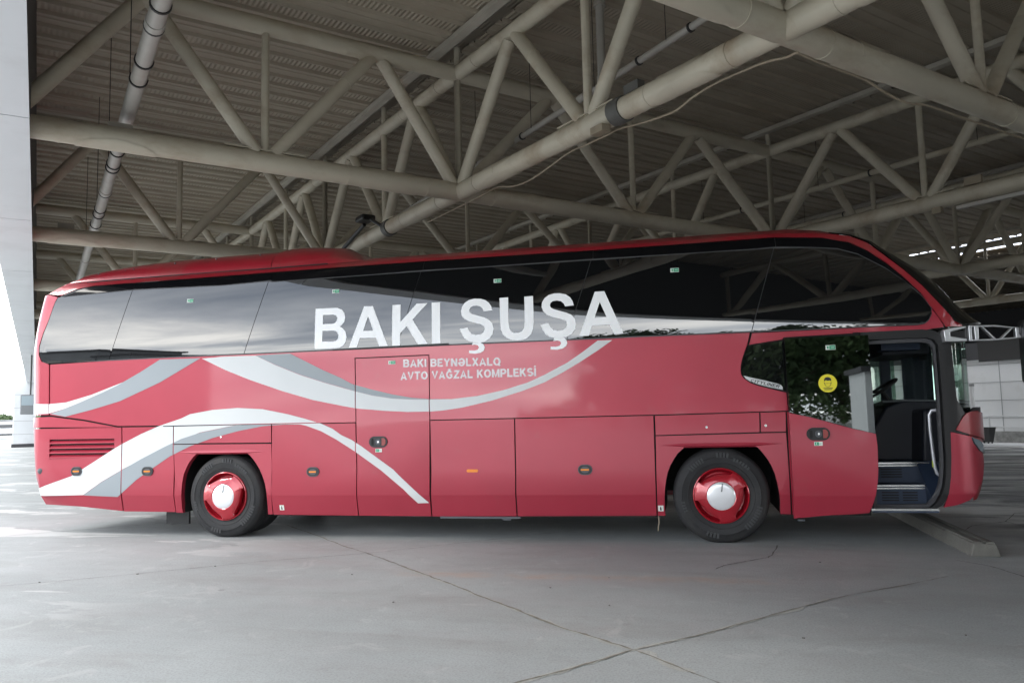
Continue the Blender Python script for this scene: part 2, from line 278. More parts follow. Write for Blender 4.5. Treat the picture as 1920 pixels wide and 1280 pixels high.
# ------------------------------------------------------------------ coach outlines in metres: (length, height) on the side surface
T={
'upper_side_panel':[(-2.7,2.288),(-1.806,2.304),(-0.757,2.308),(0.248,2.307),(1.749,2.309),(3.222,2.309),(4.447,2.308),(4.856,2.306),(5.125,2.309),(5.84,2.306),(6.457,2.304),(6.42,2.161),(6.385,2.079),(6.359,2.006),(6.341,1.933),(6.336,1.887),(6.341,1.841),(6.363,1.803),(6.435,1.745),(6.512,1.714),(6.625,1.68),(6.796,1.632),(6.805,1.63),(6.813,1.424),(6.089,1.418),(5.366,1.414),(4.045,1.413),(2.716,1.414),(2.713,2.199),(1.753,2.196),(1.766,1.405),(0.626,1.406),(-0.773,1.417),(-1.603,1.426),(-2.138,1.523),(-2.673,1.594)],
'rear_corner_panel':[(-2.676,1.595),(-2.91,1.603),(-2.949,1.88),(-2.97,2.172),(-2.957,2.464),(-2.95,2.664),(-2.918,2.863),(-2.858,3.083),(-2.786,3.229),(-2.604,3.202),(-2.653,3.132),(-2.739,2.9),(-2.83,2.694),(-2.88,2.534),(-2.871,2.405),(-2.821,2.331),(-2.7,2.288)],
'rear_lip':[(-2.878,1.573),(-2.644,1.581),(-2.137,1.515),(-1.618,1.422),(-2.637,1.428),(-2.909,1.429)],
'engine_side_panel':[(-2.903,1.423),(-2.165,1.421),(-1.545,1.418),(-1.521,0.87),(-1.536,0.314),(-2.167,0.374),(-2.964,0.4),(-2.824,0.545),(-2.894,0.731),(-2.891,1.001)],
'grille':[(-2.658,1.28),(-1.652,1.267),(-1.646,1.028),(-1.936,1.024),(-2.648,1.006)],
'luggage_A':[(-1.542,1.418),(-0.769,1.411),(-0.749,0.864),(-0.755,0.306),(-1.531,0.311),(-1.515,0.87)],
'small_A':[(-0.768,1.414),(0.624,1.406),(0.627,1.176),(-0.764,1.186)],
'rear_arch_panel':[(-0.769,1.181),(0.628,1.171),(0.642,0.73),(0.617,0.28),(0.542,0.282),(0.552,0.399),(0.558,0.549),(0.532,0.674),(0.5,0.765),(0.461,0.845),(0.416,0.914),(0.371,0.971),(0.326,1.02),(0.281,1.053),(-0.409,1.059),(-0.468,1.015),(-0.527,0.946),(-0.568,0.876),(-0.604,0.795),(-0.624,0.702),(-0.634,0.609),(-0.639,0.516),(-0.647,0.444),(-0.652,0.36),(-0.649,0.296),(-0.758,0.298),(-0.744,0.738)],
'luggage_B':[(0.629,1.406),(1.762,1.405),(1.773,0.836),(1.763,0.27),(0.619,0.278)],
'mid_door':[(1.754,2.196),(2.713,2.198),(2.716,1.398),(2.7,0.266),(1.764,0.27),(1.773,0.836)],
'luggage_C':[(2.716,1.414),(3.756,1.413),(3.754,0.82),(3.745,0.273),(2.703,0.265),(2.721,0.828)],
'luggage_D':[(3.758,1.413),(5.366,1.414),(5.36,0.807),(5.356,0.287),(3.748,0.273),(3.757,0.82)],
'small_B':[(5.372,1.412),(6.51,1.422),(6.504,1.199),(5.372,1.185)],
'small_C':[(6.512,1.422),(6.788,1.423),(6.778,1.199),(6.506,1.199)],
'front_arch_panel':[(5.372,1.185),(6.778,1.199),(6.785,0.769),(6.788,0.308),(6.668,0.313),(6.668,0.369),(6.67,0.45),(6.664,0.55),(6.65,0.648),(6.631,0.742),(6.602,0.826),(6.563,0.905),(6.514,0.975),(6.474,1.025),(6.423,1.059),(5.717,1.064),(5.666,1.026),(5.613,0.976),(5.568,0.911),(5.528,0.845),(5.496,0.764),(5.475,0.673),(5.462,0.593),(5.453,0.501),(5.45,0.397),(5.453,0.286),(5.357,0.287),(5.363,0.807)],
'jamb_strip':[(6.789,1.422),(6.824,1.421),(6.818,0.795),(6.821,0.306),(6.793,0.306),(6.785,0.796)],
'front_waist_panel':[(6.469,2.297),(7.308,2.303),(7.739,2.306),(8.056,2.303),(8.171,2.305),(8.234,2.317),(8.273,2.349),(8.306,2.416),(8.308,2.479),(8.336,2.443),(8.382,2.366),(8.427,2.265),(8.182,2.236),(7.521,2.246),(7.514,2.237),(6.807,2.226),(6.788,2.203),(6.429,2.158)],
'quarter_window':[(6.422,2.154),(6.607,2.175),(6.807,2.197),(6.8,1.87),(6.796,1.643),(6.625,1.686),(6.513,1.719),(6.435,1.75),(6.367,1.808),(6.345,1.85),(6.342,1.896),(6.347,1.937),(6.364,2.002),(6.387,2.07)],
'badge_strip':[(6.358,1.826),(6.438,1.802),(6.585,1.763),(6.714,1.725),(6.748,1.71),(6.764,1.687),(6.763,1.657),(6.625,1.691),(6.513,1.725),(6.435,1.755),(6.384,1.791)],
'L_seam':[(-2.551,3.214),(-1.466,3.22),(-0.106,3.227),(0.584,3.23),(1.977,3.238),(3.223,3.243),(4.732,3.241),(5.762,3.244),(6.468,3.242),(6.794,3.238),(7.148,3.22),(7.423,3.186),(7.629,3.11),(7.892,2.938),(8.065,2.786),(8.23,2.601)],
'L_top':[(-2.551,3.214),(-2.352,3.298),(-2.134,3.348),(-1.442,3.354),(-0.151,3.364),(1.584,3.379),(3.203,3.381),(4.728,3.37),(5.767,3.373),(6.77,3.379),(7.273,3.331),(7.547,3.251),(7.726,3.143),(7.897,3),(8.068,2.825),(8.232,2.626)],
'L_belt':[(-2.701,2.295),(-1.807,2.311),(-0.757,2.315),(0.247,2.314),(1.749,2.315),(3.222,2.316),(4.447,2.314),(5.125,2.315),(5.84,2.312),(6.457,2.31),(7.308,2.309),(7.739,2.312),(8.056,2.308),(8.171,2.311),(8.234,2.322),(8.273,2.355),(8.301,2.416),(8.303,2.479)],
'div':[[(-1.445,3.352),(-1.77,2.301)],[(0.562,3.319),(0.225,2.3)],[(2.639,3.355),(2.301,2.296)],[(4.75,3.372),(4.399,2.303)],[(6.805,3.385),(6.796,3.24),(6.468,2.307)]],
'L_rail':[(-2.128,3.412),(-1.655,3.425),(-0.192,3.436),(0.515,3.43),(1.369,3.447),(1.849,3.442),(3.192,3.434),(4.648,3.423),(5.769,3.423),(6.777,3.434),(7.284,3.392),(7.559,3.331),(7.733,3.232),(7.905,3.071),(8.075,2.906),(8.24,2.725),(8.401,2.507),(8.527,2.336),(8.592,2.305),(8.632,2.272),(8.426,2.263)],
'L_rail_in':[(-2.134,3.348),(-1.442,3.354),(-0.151,3.364),(1.584,3.379),(3.203,3.381),(4.728,3.37),(5.767,3.373),(6.77,3.379),(7.273,3.331),(7.547,3.251),(7.726,3.143),(7.897,3),(8.068,2.825),(8.232,2.626),(8.306,2.488),(8.318,2.473),(8.373,2.378)],
'nose_bumper':[(8.396,1.178),(8.448,1.166),(8.616,1.123),(8.649,1.041),(8.747,0.953),(8.833,0.914),(8.816,0.83),(8.784,0.711),(8.723,0.63),(8.666,0.584),(8.636,0.527),(8.552,0.462),(8.424,0.413),(8.288,0.386),(8.321,0.483),(8.342,0.561),(8.369,0.715),(8.385,0.903)],
'nose_cap':[(8.443,1.187),(8.464,1.225),(8.493,1.272),(8.544,1.34),(8.586,1.369),(8.631,1.381),(8.682,1.387),(8.745,1.388),(8.806,1.373),(9.205,1.333),(9.205,1.286),(9.205,1.21),(9.205,1.124),(9.205,1.006),(8.617,1.127)],
'headlight':[(8.622,1.12),(8.688,1.098),(8.767,1.07),(8.85,1.021),(8.91,0.963),(8.867,0.918),(8.748,0.957),(8.655,1.041)],
'door':[(6.794,2.211),(7.151,2.213),(7.642,2.209),(7.641,2.072),(7.648,1.658),(7.646,1.24),(7.652,1.169),(7.655,1.048),(7.653,0.919),(7.649,0.816),(7.639,0.705),(7.625,0.611),(7.608,0.534),(7.592,0.472),(7.575,0.42),(7.546,0.349),(7.388,0.335),(7.162,0.324),(6.796,0.284),(6.799,1.068),(6.797,1.422)],
'door_low':[(6.797,1.406),(7.018,1.353),(7.336,1.253),(7.431,1.224),(7.648,1.168)],
'opening':[(7.702,2.227),(8.051,2.231),(8.221,2.218),(8.309,2.205),(8.363,2.172),(8.383,2.113),(8.38,1.902),(8.375,1.553),(8.372,1.224),(8.374,1.075),(8.374,0.903),(8.362,0.732),(8.333,0.595),(8.297,0.509),(8.258,0.439),(8.195,0.377),(7.626,0.361)],
'at_fallen':[(-2.217,0.846),(-1.14,0.838),(1.194,0.814),(4.568,0.813)],
'at_amber':[(3.235,0.811)],
'at_lock':[(2.056,1.167),(7.079,1.178)],
'at_dots':[(-0.081,1.262),(5.937,1.268),(6.565,1.273)],
'at_green':[(-0.586,3.047),(1.481,3.055),(3.577,3.061),(5.664,3.058),(2.238,2.125)],
'at_greenw':[(2.059,1.064),(7.076,1.075)],
'at_jack':[(0.753,0.373),(5.4,0.376)],
'at_rearlamp':[(-2.835,0.854)],
'at_sticker':[(7.206,1.71)],
'at_dgreen':[(7.256,2.09)],
'g_white_low':[(-3.01,0.514),(-2.3,0.782),(-1.935,0.979),(-1.649,1.136),(-1.536,1.193),(-1.246,1.321),(-0.992,1.415),(-0.936,1.432),(-0.658,1.51),(-0.532,1.562),(-0.208,1.608),(0.148,1.625),(0.5,1.601),(0.846,1.53),(1.085,1.468),(1.305,1.402),(1.455,1.337),(1.571,1.258),(1.712,1.194),(1.842,1.113),(2.036,0.978),(2.247,0.832),(2.312,0.768),(2.516,0.584),(2.687,0.434),(2.546,0.43),(2.374,0.596),(2.085,0.827),(1.749,1.056),(1.502,1.206),(1.303,1.31),(1.101,1.382),(1.018,1.4),(0.813,1.404),(0.099,1.404),(-0.383,1.325),(-0.744,1.203),(-1.11,1.047),(-1.536,0.857),(-1.528,0.858),(-1.835,0.704),(-2.106,0.535)],
'g_grey_low':[(-2.104,0.531),(-1.835,0.7),(-1.528,0.854),(-1.238,0.997),(-0.915,1.141),(-0.653,1.247),(-0.383,1.321),(0.099,1.401),(0.328,1.414),(0.813,1.404),(0.502,1.387),(0.153,1.331),(-0.202,1.251),(-0.525,1.151),(-0.814,1.027),(-1.106,0.853),(-1.307,0.727),(-1.584,0.508)],
'g_white_rear':[(-2.948,1.764),(-2.683,1.747),(-2.414,1.763),(-2.027,1.853),(-1.552,2.004),(-1.439,2.047),(-1.74,1.917),(-1.933,1.85),(-2.194,1.757),(-2.442,1.677),(-2.693,1.618),(-2.941,1.613)],
'g_grey_rear':[(-2.661,1.615),(-2.442,1.675),(-2.194,1.756),(-1.926,1.85),(-1.627,1.967),(-1.29,2.128),(-0.994,2.286),(-0.392,2.282),(-0.986,1.986),(-1.581,1.757),(-2.019,1.653),(-2.422,1.572)],
'g_white_up':[(-0.374,2.275),(-0.042,2.288),(0.393,2.283),(0.667,2.155),(1.014,2.016),(1.354,1.905),(1.571,1.842),(1.766,1.786),(1.976,1.731),(2.236,1.687),(2.492,1.668),(2.708,1.662),(2.997,1.66),(3.307,1.687),(3.613,1.743),(3.916,1.825),(4.121,1.909),(4.401,2.044),(4.579,2.158),(4.761,2.285),(4.929,2.283),(4.753,2.167),(4.538,2.039),(4.342,1.931),(4.119,1.821),(3.854,1.73),(3.489,1.629),(3.119,1.555),(2.87,1.526),(2.719,1.518),(2.427,1.521),(2.106,1.544),(1.766,1.58),(1.572,1.617),(1.186,1.699),(0.775,1.82),(0.319,1.976),(-0.038,2.117)],
'g_grey_up':[(0.393,2.285),(0.666,2.289),(0.874,2.29),(1.081,2.187),(1.319,2.068),(1.571,1.957),(1.713,1.88),(1.976,1.804),(2.236,1.738),(2.492,1.689),(2.708,1.668),(2.997,1.661),(2.708,1.663),(2.492,1.669),(2.236,1.688),(1.976,1.732),(1.766,1.787),(1.571,1.846),(1.354,1.908),(1.014,2.02),(0.667,2.158)],
'letters':{'B':[[(1.213,2.845),(1.405,2.842),(1.51,2.841),(1.569,2.816),(1.605,2.772),(1.618,2.717),(1.608,2.657),(1.574,2.621),(1.545,2.602),(1.592,2.576),(1.628,2.531),(1.643,2.465),(1.63,2.401),(1.595,2.36),(1.555,2.338),(1.497,2.332),(1.212,2.335)],[(1.318,2.76),(1.454,2.758),(1.492,2.747),(1.514,2.716),(1.509,2.678),(1.486,2.651),(1.451,2.641),(1.319,2.642)],[(1.317,2.557),(1.471,2.555),(1.512,2.539),(1.534,2.498),(1.529,2.454),(1.503,2.423),(1.468,2.416),(1.315,2.42)]],'A':[[(1.87,2.84),(1.985,2.838),(2.187,2.329),(2.074,2.332),(2.033,2.441),(1.819,2.444),(1.776,2.329),(1.674,2.33)],[(1.926,2.712),(1.995,2.529),(1.861,2.531)]],'K':[[(2.243,2.836),(2.35,2.837),(2.35,2.617),(2.557,2.837),(2.698,2.837),(2.506,2.64),(2.703,2.334),(2.576,2.335),(2.432,2.563),(2.349,2.482),(2.347,2.328),(2.242,2.329)]],'I':[[(2.751,2.839),(2.857,2.837),(2.864,2.334),(2.755,2.334)]],'S1':[[(3.51,2.702),(3.407,2.696),(3.389,2.734),(3.363,2.76),(3.323,2.772),(3.277,2.77),(3.243,2.755),(3.225,2.726),(3.231,2.697),(3.26,2.673),(3.323,2.651),(3.402,2.627),(3.464,2.596),(3.509,2.55),(3.526,2.482),(3.513,2.417),(3.473,2.363),(3.416,2.333),(3.354,2.322),(3.274,2.33),(3.212,2.347),(3.161,2.388),(3.128,2.445),(3.107,2.499),(3.206,2.509),(3.225,2.463),(3.259,2.428),(3.31,2.414),(3.367,2.419),(3.403,2.444),(3.418,2.482),(3.407,2.516),(3.368,2.543),(3.299,2.562),(3.22,2.586),(3.162,2.62),(3.13,2.663),(3.123,2.714),(3.137,2.77),(3.168,2.813),(3.22,2.844),(3.289,2.859),(3.369,2.853),(3.426,2.833),(3.471,2.797),(3.499,2.753)]],'C1':[[(3.265,2.323),(3.365,2.322),(3.399,2.299),(3.415,2.262),(3.403,2.224),(3.363,2.2),(3.295,2.191),(3.219,2.2),(3.219,2.233),(3.284,2.229),(3.327,2.238),(3.344,2.265),(3.328,2.291),(3.291,2.3),(3.255,2.296)]],'U':[[(3.601,2.849),(3.707,2.851),(3.709,2.551),(3.716,2.484),(3.738,2.441),(3.776,2.419),(3.826,2.417),(3.871,2.433),(3.899,2.47),(3.906,2.541),(3.904,2.848),(4.01,2.85),(4.014,2.536),(4.006,2.46),(3.981,2.395),(3.936,2.354),(3.88,2.332),(3.813,2.328),(3.747,2.335),(3.681,2.365),(3.637,2.411),(3.615,2.467),(3.607,2.556)]],'S2':[[(4.494,2.711),(4.391,2.704),(4.376,2.738),(4.344,2.769),(4.295,2.779),(4.246,2.774),(4.22,2.756),(4.211,2.726),(4.222,2.698),(4.26,2.677),(4.325,2.655),(4.401,2.631),(4.465,2.6),(4.502,2.553),(4.516,2.495),(4.504,2.431),(4.465,2.379),(4.415,2.349),(4.35,2.338),(4.264,2.339),(4.199,2.353),(4.151,2.388),(4.119,2.443),(4.096,2.499),(4.192,2.518),(4.212,2.466),(4.25,2.432),(4.298,2.42),(4.358,2.427),(4.397,2.452),(4.412,2.489),(4.404,2.522),(4.372,2.545),(4.312,2.565),(4.237,2.585),(4.171,2.616),(4.128,2.662),(4.111,2.712),(4.117,2.767),(4.147,2.815),(4.197,2.851),(4.263,2.867),(4.334,2.864),(4.4,2.847),(4.453,2.809),(4.481,2.763)]],'C2':[[(4.251,2.338),(4.367,2.337),(4.395,2.31),(4.406,2.274),(4.393,2.237),(4.352,2.21),(4.287,2.198),(4.208,2.204),(4.209,2.237),(4.272,2.234),(4.315,2.242),(4.336,2.271),(4.322,2.296),(4.29,2.306),(4.243,2.301)]],'A2':[[(4.743,2.86),(4.855,2.86),(5.061,2.351),(4.953,2.349),(4.91,2.465),(4.703,2.463),(4.662,2.345),(4.553,2.345)],[(4.798,2.735),(4.872,2.553),(4.732,2.551)]]}}
# ------------------------------------------------------------------ the coach
BL=(3.0,1.275,0.0)
coach=thing('coach','red coach with white swoosh stripes and BAKI ŞUŞA lettering, front door open','coach',BL)
ZC=[.52,.535,1.42,2.30,2.45,2.6,2.75,2.9,3.05,3.15,3.25,3.34,3.38,3.43,3.5]
SCUT=[-3.16,-3.12,-3.08,-3.03,-2.98,-2.93,-2.88,-2.83]+[8.42+.06*i for i in range(0,17)]
def inset_poly(p,d):
    n=len(p); A=sum(p[i][0]*p[(i+1)%n][1]-p[(i+1)%n][0]*p[i][1] for i in range(n)); sg=1 if A>0 else -1; out=[]
    for i in range(n):
        a,b,c=Vector(p[i-1]),Vector(p[i]),Vector(p[(i+1)%n]); e1=(b-a).normalized(); e2=(c-b).normalized()
        n1=Vector((-e1.y,e1.x))*sg; n2=Vector((-e2.y,e2.x))*sg; k=n1+n2
        if k.length<1e-4: k=n1
        k=k/max(k.dot(n1),.35) if k.dot(n1)>.05 else n1
        out.append(tuple(b+k*d))
    return out
def wrap(p,t=-2.87): return [(-3.19 if s<t else s,z) for s,z in p]
def panel(name,polys,m,parent=None,off=0.,th=.025,inset=.0062,cuts=(),grid=None,label=None,smooth=30):
    if polys and not isinstance(polys[0][0],(tuple,list)): polys=[polys]
    bm=bmesh.new(); edges=[]
    for k,p in enumerate(polys):
        if inset and k==0: p=inset_poly(p,inset)
        vs=[bm.verts.new((s,0,z)) for s,z in p]
        edges+=[bm.edges.new((vs[i],vs[(i+1)%len(vs)])) for i in range(len(vs))]
    bmesh.ops.triangle_fill(bm,use_beauty=True,edges=edges)
    def bis(co_,no_): bmesh.ops.bisect_plane(bm,geom=bm.verts[:]+bm.edges[:]+bm.faces[:],plane_co=co_,plane_no=no_,dist=1e-5)
    zs=[v.co.z for v in bm.verts]; ss=[v.co.x for v in bm.verts]
    for z in ZC:
        if min(zs)<z<max(zs): bis((0,0,z),(0,0,1))
    for s in SCUT:
        if min(ss)<s<max(ss): bis((s,0,0),(1,0,0))
    for (a,b,lo,hi,g) in cuts:     # a gap: axis, value, from, to, half width
        ax=(1,0,0) if a=='s' else (0,0,1)
        for q in (b-g,b+g): bis((q,0,0) if a=='s' else (0,0,q),ax)
        kill=[]
        for f in bm.faces:
            c=f.calc_center_median(); u,v=(c.x,c.z) if a=='s' else (c.z,c.x)
            if abs(u-b)<g and lo<v<hi: kill.append(f)
        bmesh.ops.delete(bm,geom=kill,context='FACES')
    bmesh.ops.recalc_face_normals(bm,faces=bm.faces)
    if sum(f.normal.y for f in bm.faces)>0: bmesh.ops.reverse_faces(bm,faces=bm.faces)
    new=set()
    if th:
        be=[e for e in bm.edges if e.is_boundary]
        r=bmesh.ops.extrude_edge_only(bm,edges=be); new={g for g in r['geom'] if isinstance(g,bmesh.types.BMVert)}
    for v in bm.verts: v.co=Vector(S(v.co.x,v.co.z,off-(th if v in new else 0)))-Vector(BL)
    me=bpy.data.meshes.new(name); bm.to_mesh(me); bm.free()
    me.polygons.foreach_set('use_smooth',[True]*len(me.polygons)); me.set_sharp_from_angle(angle=R(smooth)); me.materials.append(m)
    o=bpy.data.objects.new(name,me); COL.objects.link(o); o.parent=parent or coach
    if label: o['label']=label
    return o
def bpart(mb,name,m,parent=None,**k): return mb.build(name,m,parent or coach,BL,**k)
GAPS=[('s',-1.533,.25,1.42,.0062),('s',-.768,.25,1.42,.0062),('s',.627,.25,1.42,.0062),('s',1.757,.25,2.2,.006),('s',2.711,.25,2.2,.006),('z',1.4145,-.9,1.76,.0062),('z',1.179,-.77,.63,.0062),('s',-2.693,1.59,2.3,.004)]
# body panels
panel('side_panel',T['upper_side_panel'],m_red)
panel('rear_corner',[(-2.679,1.595),(-3.19,1.60),(-3.19,2.0),(-3.19,2.47),(-3.19,2.904),(-3.19,3.24),(-2.82,3.262),(-2.654,3.216),(-2.695,3.14),(-2.765,2.904),(-2.845,2.697),(-2.888,2.536),(-2.882,2.42),(-2.836,2.333),(-2.711,2.289)],m_red)
panel('rear_lip',wrap(T['rear_lip']),m_red,off=.006)
gr=T['grille']
panel('engine_door',[wrap(T['engine_side_panel'],-2.80),[(gr[0][0],1.272),(gr[1][0],1.268),(gr[1][0],1.024),(gr[0][0],1.012)]],m_red)
mb=MB()
for i in range(4):
    z=1.268-.064*i
    for (dy0,z0),(dy1,z1) in (((.0,z-.045),(.055,z+.006)),):
        x0,x1=-2.655,-1.655
        mb.add([(x0,dy0-.002,z0-.012),(x1,dy0-.002,z0-.012),(x1,dy1,z1-.012),(x0,dy1,z1-.012),(x0,dy0-.002,z0),(x1,dy0-.002,z0),(x1,dy1,z1),(x0,dy1,z1)],[(0,1,2,3),(4,7,6,5),(0,4,5,1),(1,5,6,2),(2,6,7,3),(3,7,4,0)])
bpart(mb,'vent_grille',m_red,smooth=0)
bpart(MB().box((-2.155,.09,1.14),(1.06,.02,.30)),'vent_recess',m_hull,smooth=0)
hatch={}
for k,n in (('luggage_A','luggage_hatch'),('luggage_B','luggage_hatch'),('luggage_C','luggage_hatch'),('luggage_D','luggage_hatch'),('small_A','service_flap'),('small_B','service_flap'),('small_C','service_flap')): hatch[k]=panel(n,T[k],m_red)
panel('rear_wheel_arch',T['rear_arch_panel'],m_red,th=.07); panel('front_wheel_arch',T['front_arch_panel'],m_red,th=.07)
for x0,x1,z,xa,xb in ((-.70,.57,1.075,-.45,.31),(5.42,6.72,1.075,5.68,6.46)):     # pressed lip over each wheel arch
    mb=MB(); mb.add([(x0,.0,z),(xa,-.013,z-.010),(xb,-.013,z-.010),(x1,.0,z),(xb,-.004,z+.018),(xa,-.004,z+.018),(xa,.01,z-.03),(xb,.01,z-.03)],[(0,1,5),(1,2,4,5),(2,3,4),(0,6,1),(1,6,7,2),(2,7,3),(0,5,4,3)])
    bpart(mb,'arch_lip',m_red,smooth=0)
panel('jamb_strip',T['jamb_strip'],m_red)
middoor=panel('side_door',T['mid_door'],m_red)
panel('front_waist_panel',T['front_waist_panel'],m_red)
panel('bumper_corner',T['nose_bumper'],m_red,off=.004); panel('bumper_cap',T['nose_cap'],m_reddark,off=.012)
panel('headlight',T['headlight'],mat('headlight_glass',(.25,.33,.38),.08,.3,ior=1.6),off=.008,label='clear wrap-around headlight at the front corner')
# swoosh stripes
cl=lambda p,a=.25,b=2.297:[(s,min(max(z,a),b)) for s,z in p]
panel('white_stripe',wrap(T['g_white_low']),m_white,off=.003,th=0,inset=0,cuts=GAPS,label='white swoosh rising from the rear bumper and falling across the side door')
panel('grey_stripe',T['g_grey_low'],m_grey,off=.0032,th=0,inset=0,cuts=GAPS,label='grey band under the low white swoosh')
panel('white_stripe',wrap(T['g_white_rear']),m_white,off=.003,th=0,inset=0,cuts=GAPS,label='short white swoosh on the rear corner')
panel('grey_stripe',cl(T['g_grey_rear']),m_grey,off=.0032,th=0,inset=0,cuts=GAPS,label='grey swoosh rising to the window line at the rear')
panel('white_stripe',cl(T['g_white_up']),m_white,off=.003,th=0,inset=0,cuts=GAPS,label='long white swoosh dipping below the window line')
panel('grey_stripe',cl(T['g_grey_up']),m_grey,off=.0032,th=0,inset=0,cuts=GAPS,label='grey band above the dipping white swoosh')
# glazing
def interp(line,s):
    for (a,za),(b,zb) in zip(line,line[1:]):
        if a<=s<=b: return za+(zb-za)*(s-a)/(b-a) if b>a else za
    return line[0][1] if s<line[0][0] else line[-1][1]
def divs(i,z):
    (a,za),(b,zb)=T['div'][i][0],T['div'][i][-1]; return b+(a-b)*(z-zb)/(za-zb)
seam,top,belt=T['L_seam'],T['L_top'],T['L_belt']
rearL=[(-2.654,3.212)]+[(-2.695,3.14),(-2.765,2.904),(-2.84,2.697),(-2.882,2.536),(-2.878,2.42),(-2.834,2.333),(-2.76,2.302)]
ft=[(8.07,2.789),(8.235,2.604),(8.308,2.481),(8.306,2.418),(8.277,2.356),(8.238,2.324),(8.174,2.312)]
def sect(line,s0,s1): return [p for p in line if s0+.02<p[0]<s1-.02]
zs=3.243
for i in range(6):
    if i==0: left=rearL[::-1]; lt=rearL[0]
    else: left=[(divs(i-1,2.313),2.313),(divs(i-1,zs),zs)]
    if i<5:
        poly=left+sect(seam,left[-1][0],divs(i,zs))+[(divs(i,zs),zs),(divs(i,2.313),2.313)]+sect(belt,left[0][0],divs(i,2.313))[::-1]
    else:
        poly=left+sect(seam,left[-1][0],8.05)+ft+sect(belt,left[0][0],8.10)[::-1]
    panel('window',poly,m_glass,off=.002,inset=.004,th=.02)
    # dark strip above the pane
    a=-2.602 if i==0 else divs(i-1,3.31); b=divs(i,3.31) if i<5 else 8.24
    lo=[(a,3.228 if i==0 else 3.25)]+sect(seam,a,b)+([(b,3.25)] if i<5 else [(8.237,2.615)])
    up=sect(top,a,b)+([(b,interp(top,b))] if i<5 else [])
    if i>0: up=[(a,interp(top,a))]+up
    lo=[(s,z+.006) for s,z in lo]
    panel('roof_window_strip',lo+up[::-1],m_strip,off=.001,inset=.003,th=.02)
panel('quarter_window',T['quarter_window'],m_glass,off=.002,inset=.004)
bs=panel('badge_strip',T['badge_strip'],m_white,off=.005,inset=0,th=.003)
# seam backing, dark inner shell
panel('window_seal',[(-2.80,2.30),(8.17,2.305),(8.24,2.318),(8.285,2.352),(8.315,2.418),(8.317,2.483)]+[(s-.004,z-.004) for s,z in top[::-1][:-2]]+[(-2.41,3.305),(-2.61,3.232),(-2.70,3.14),(-2.77,2.904),(-2.845,2.70),(-2.885,2.53),(-2.88,2.42),(-2.835,2.335)],m_seam,off=-.010,inset=0,th=0)
panel('inner_shell',[(-2.84,1.12),(7.60,1.12),(7.60,2.24),(8.2,2.28),(8.2,2.31),(8.28,2.40),(8.0,2.80),(7.55,3.12),(6.8,3.33),(-2.3,3.33),(-2.78,2.9),(-2.86,2.45)],m_hull,off=-.034,inset=0,th=0)
for a,b in ((-2.70,-.66),(.57,5.44),(6.68,7.60)): panel('inner_shell',[(a+(.15 if a<-2 else 0),.52 if a<-2 else .30),(b,.30 if a>-2 else .42),(b,1.12),(a-(.1 if a<-2 else 0),1.12)],m_hull,off=-.034,inset=0,th=0)
# roof rail (red band over the glass, running down the windscreen pillar)
rail=T['L_rail']; rin=T['L_rail_in']
panel('roof_rail',[(-2.82,3.266),(-2.62,3.40),(-2.3,3.415)]+rail[:-1]+[(8.432,2.27)]+rin[::-1]+[(-2.40,3.312),(-2.602,3.232)],m_reddark,off=.004,inset=.002,th=.03)
# windscreen: lofted from the pillar edge round to the centre line and mirrored
scr=[(8.60,2.29),(8.53,2.337),(8.406,2.509),(8.245,2.728),(8.082,2.91),(7.914,3.078),(7.746,3.244),(7.57,3.342),(7.36,3.395)]
def loft(name,rows,m,flip=False):
    mb=MB(); n=len(rows[0])
    for r in rows: mb.v+=r
    for i in range(len(rows)-1):
        for j in range(n-1): a=i*n+j; mb.f.append((a,a+1,a+n+1,a+n))
    return bpart(mb,name,m,smooth=40)
rows=[]
for k,(s,z) in enumerate(scr):
    row=[]; A=.36 if z>2.4 else .42
    A*=max(.12,min(1,(3.47-z)/.6))
    x0,y0,_=S(s,z,.0) if s<=8.42 else (s,side(z),z)
    for j in range(13):
        t=PI/2*j/12; row.append((x0+A*math.sin(t)-.0,y0+(1.275-y0)*(1-math.cos(t)),z+.05*math.sin(t)))
    row+= [(x,2.55-y,zz) for x,y,zz in row[-2::-1]]
    rows.append(row)
loft('windscreen',rows,m_glass)
# lower windscreen wraps round from the black door post
rows=[]
for z in (1.17,1.4,1.6,1.8,2.0,2.2,2.30):
    row=[]
    for j in range(13):
        s=8.46+(8.42+.50*1.5708-8.46)*j/12; x,y,zz=S(s,z,-.012); row.append((x-.09*min(1,j/5),y,zz))
    xe=row[-1][0]; row+=[(xe+.02,1.275,z)]
    row+=[(x,2.55-y,zz) for x,y,zz in row[-2::-1]]; rows.append(row)
loft('front_glass',rows,m_cabglass)
rows=[]
for z,k in ((.46,-.20),(.53,-.12),(.63,-.05),(.8,0),(1.17,0)):
    row=[]
    for j in range(9):
        s=8.60+(8.42+.50*1.5708-8.60)*j/8; x,y,zz=S(s,z,-.01); row.append((x+k*(j/8),y,z))
    xe=row[-1][0]; row+=[(xe+.02,1.275,z)]
    row+=[(x,2.55-y,zz) for x,y,zz in row[-2::-1]]; rows.append(row)
loft('front_fascia',rows,m_reddark)
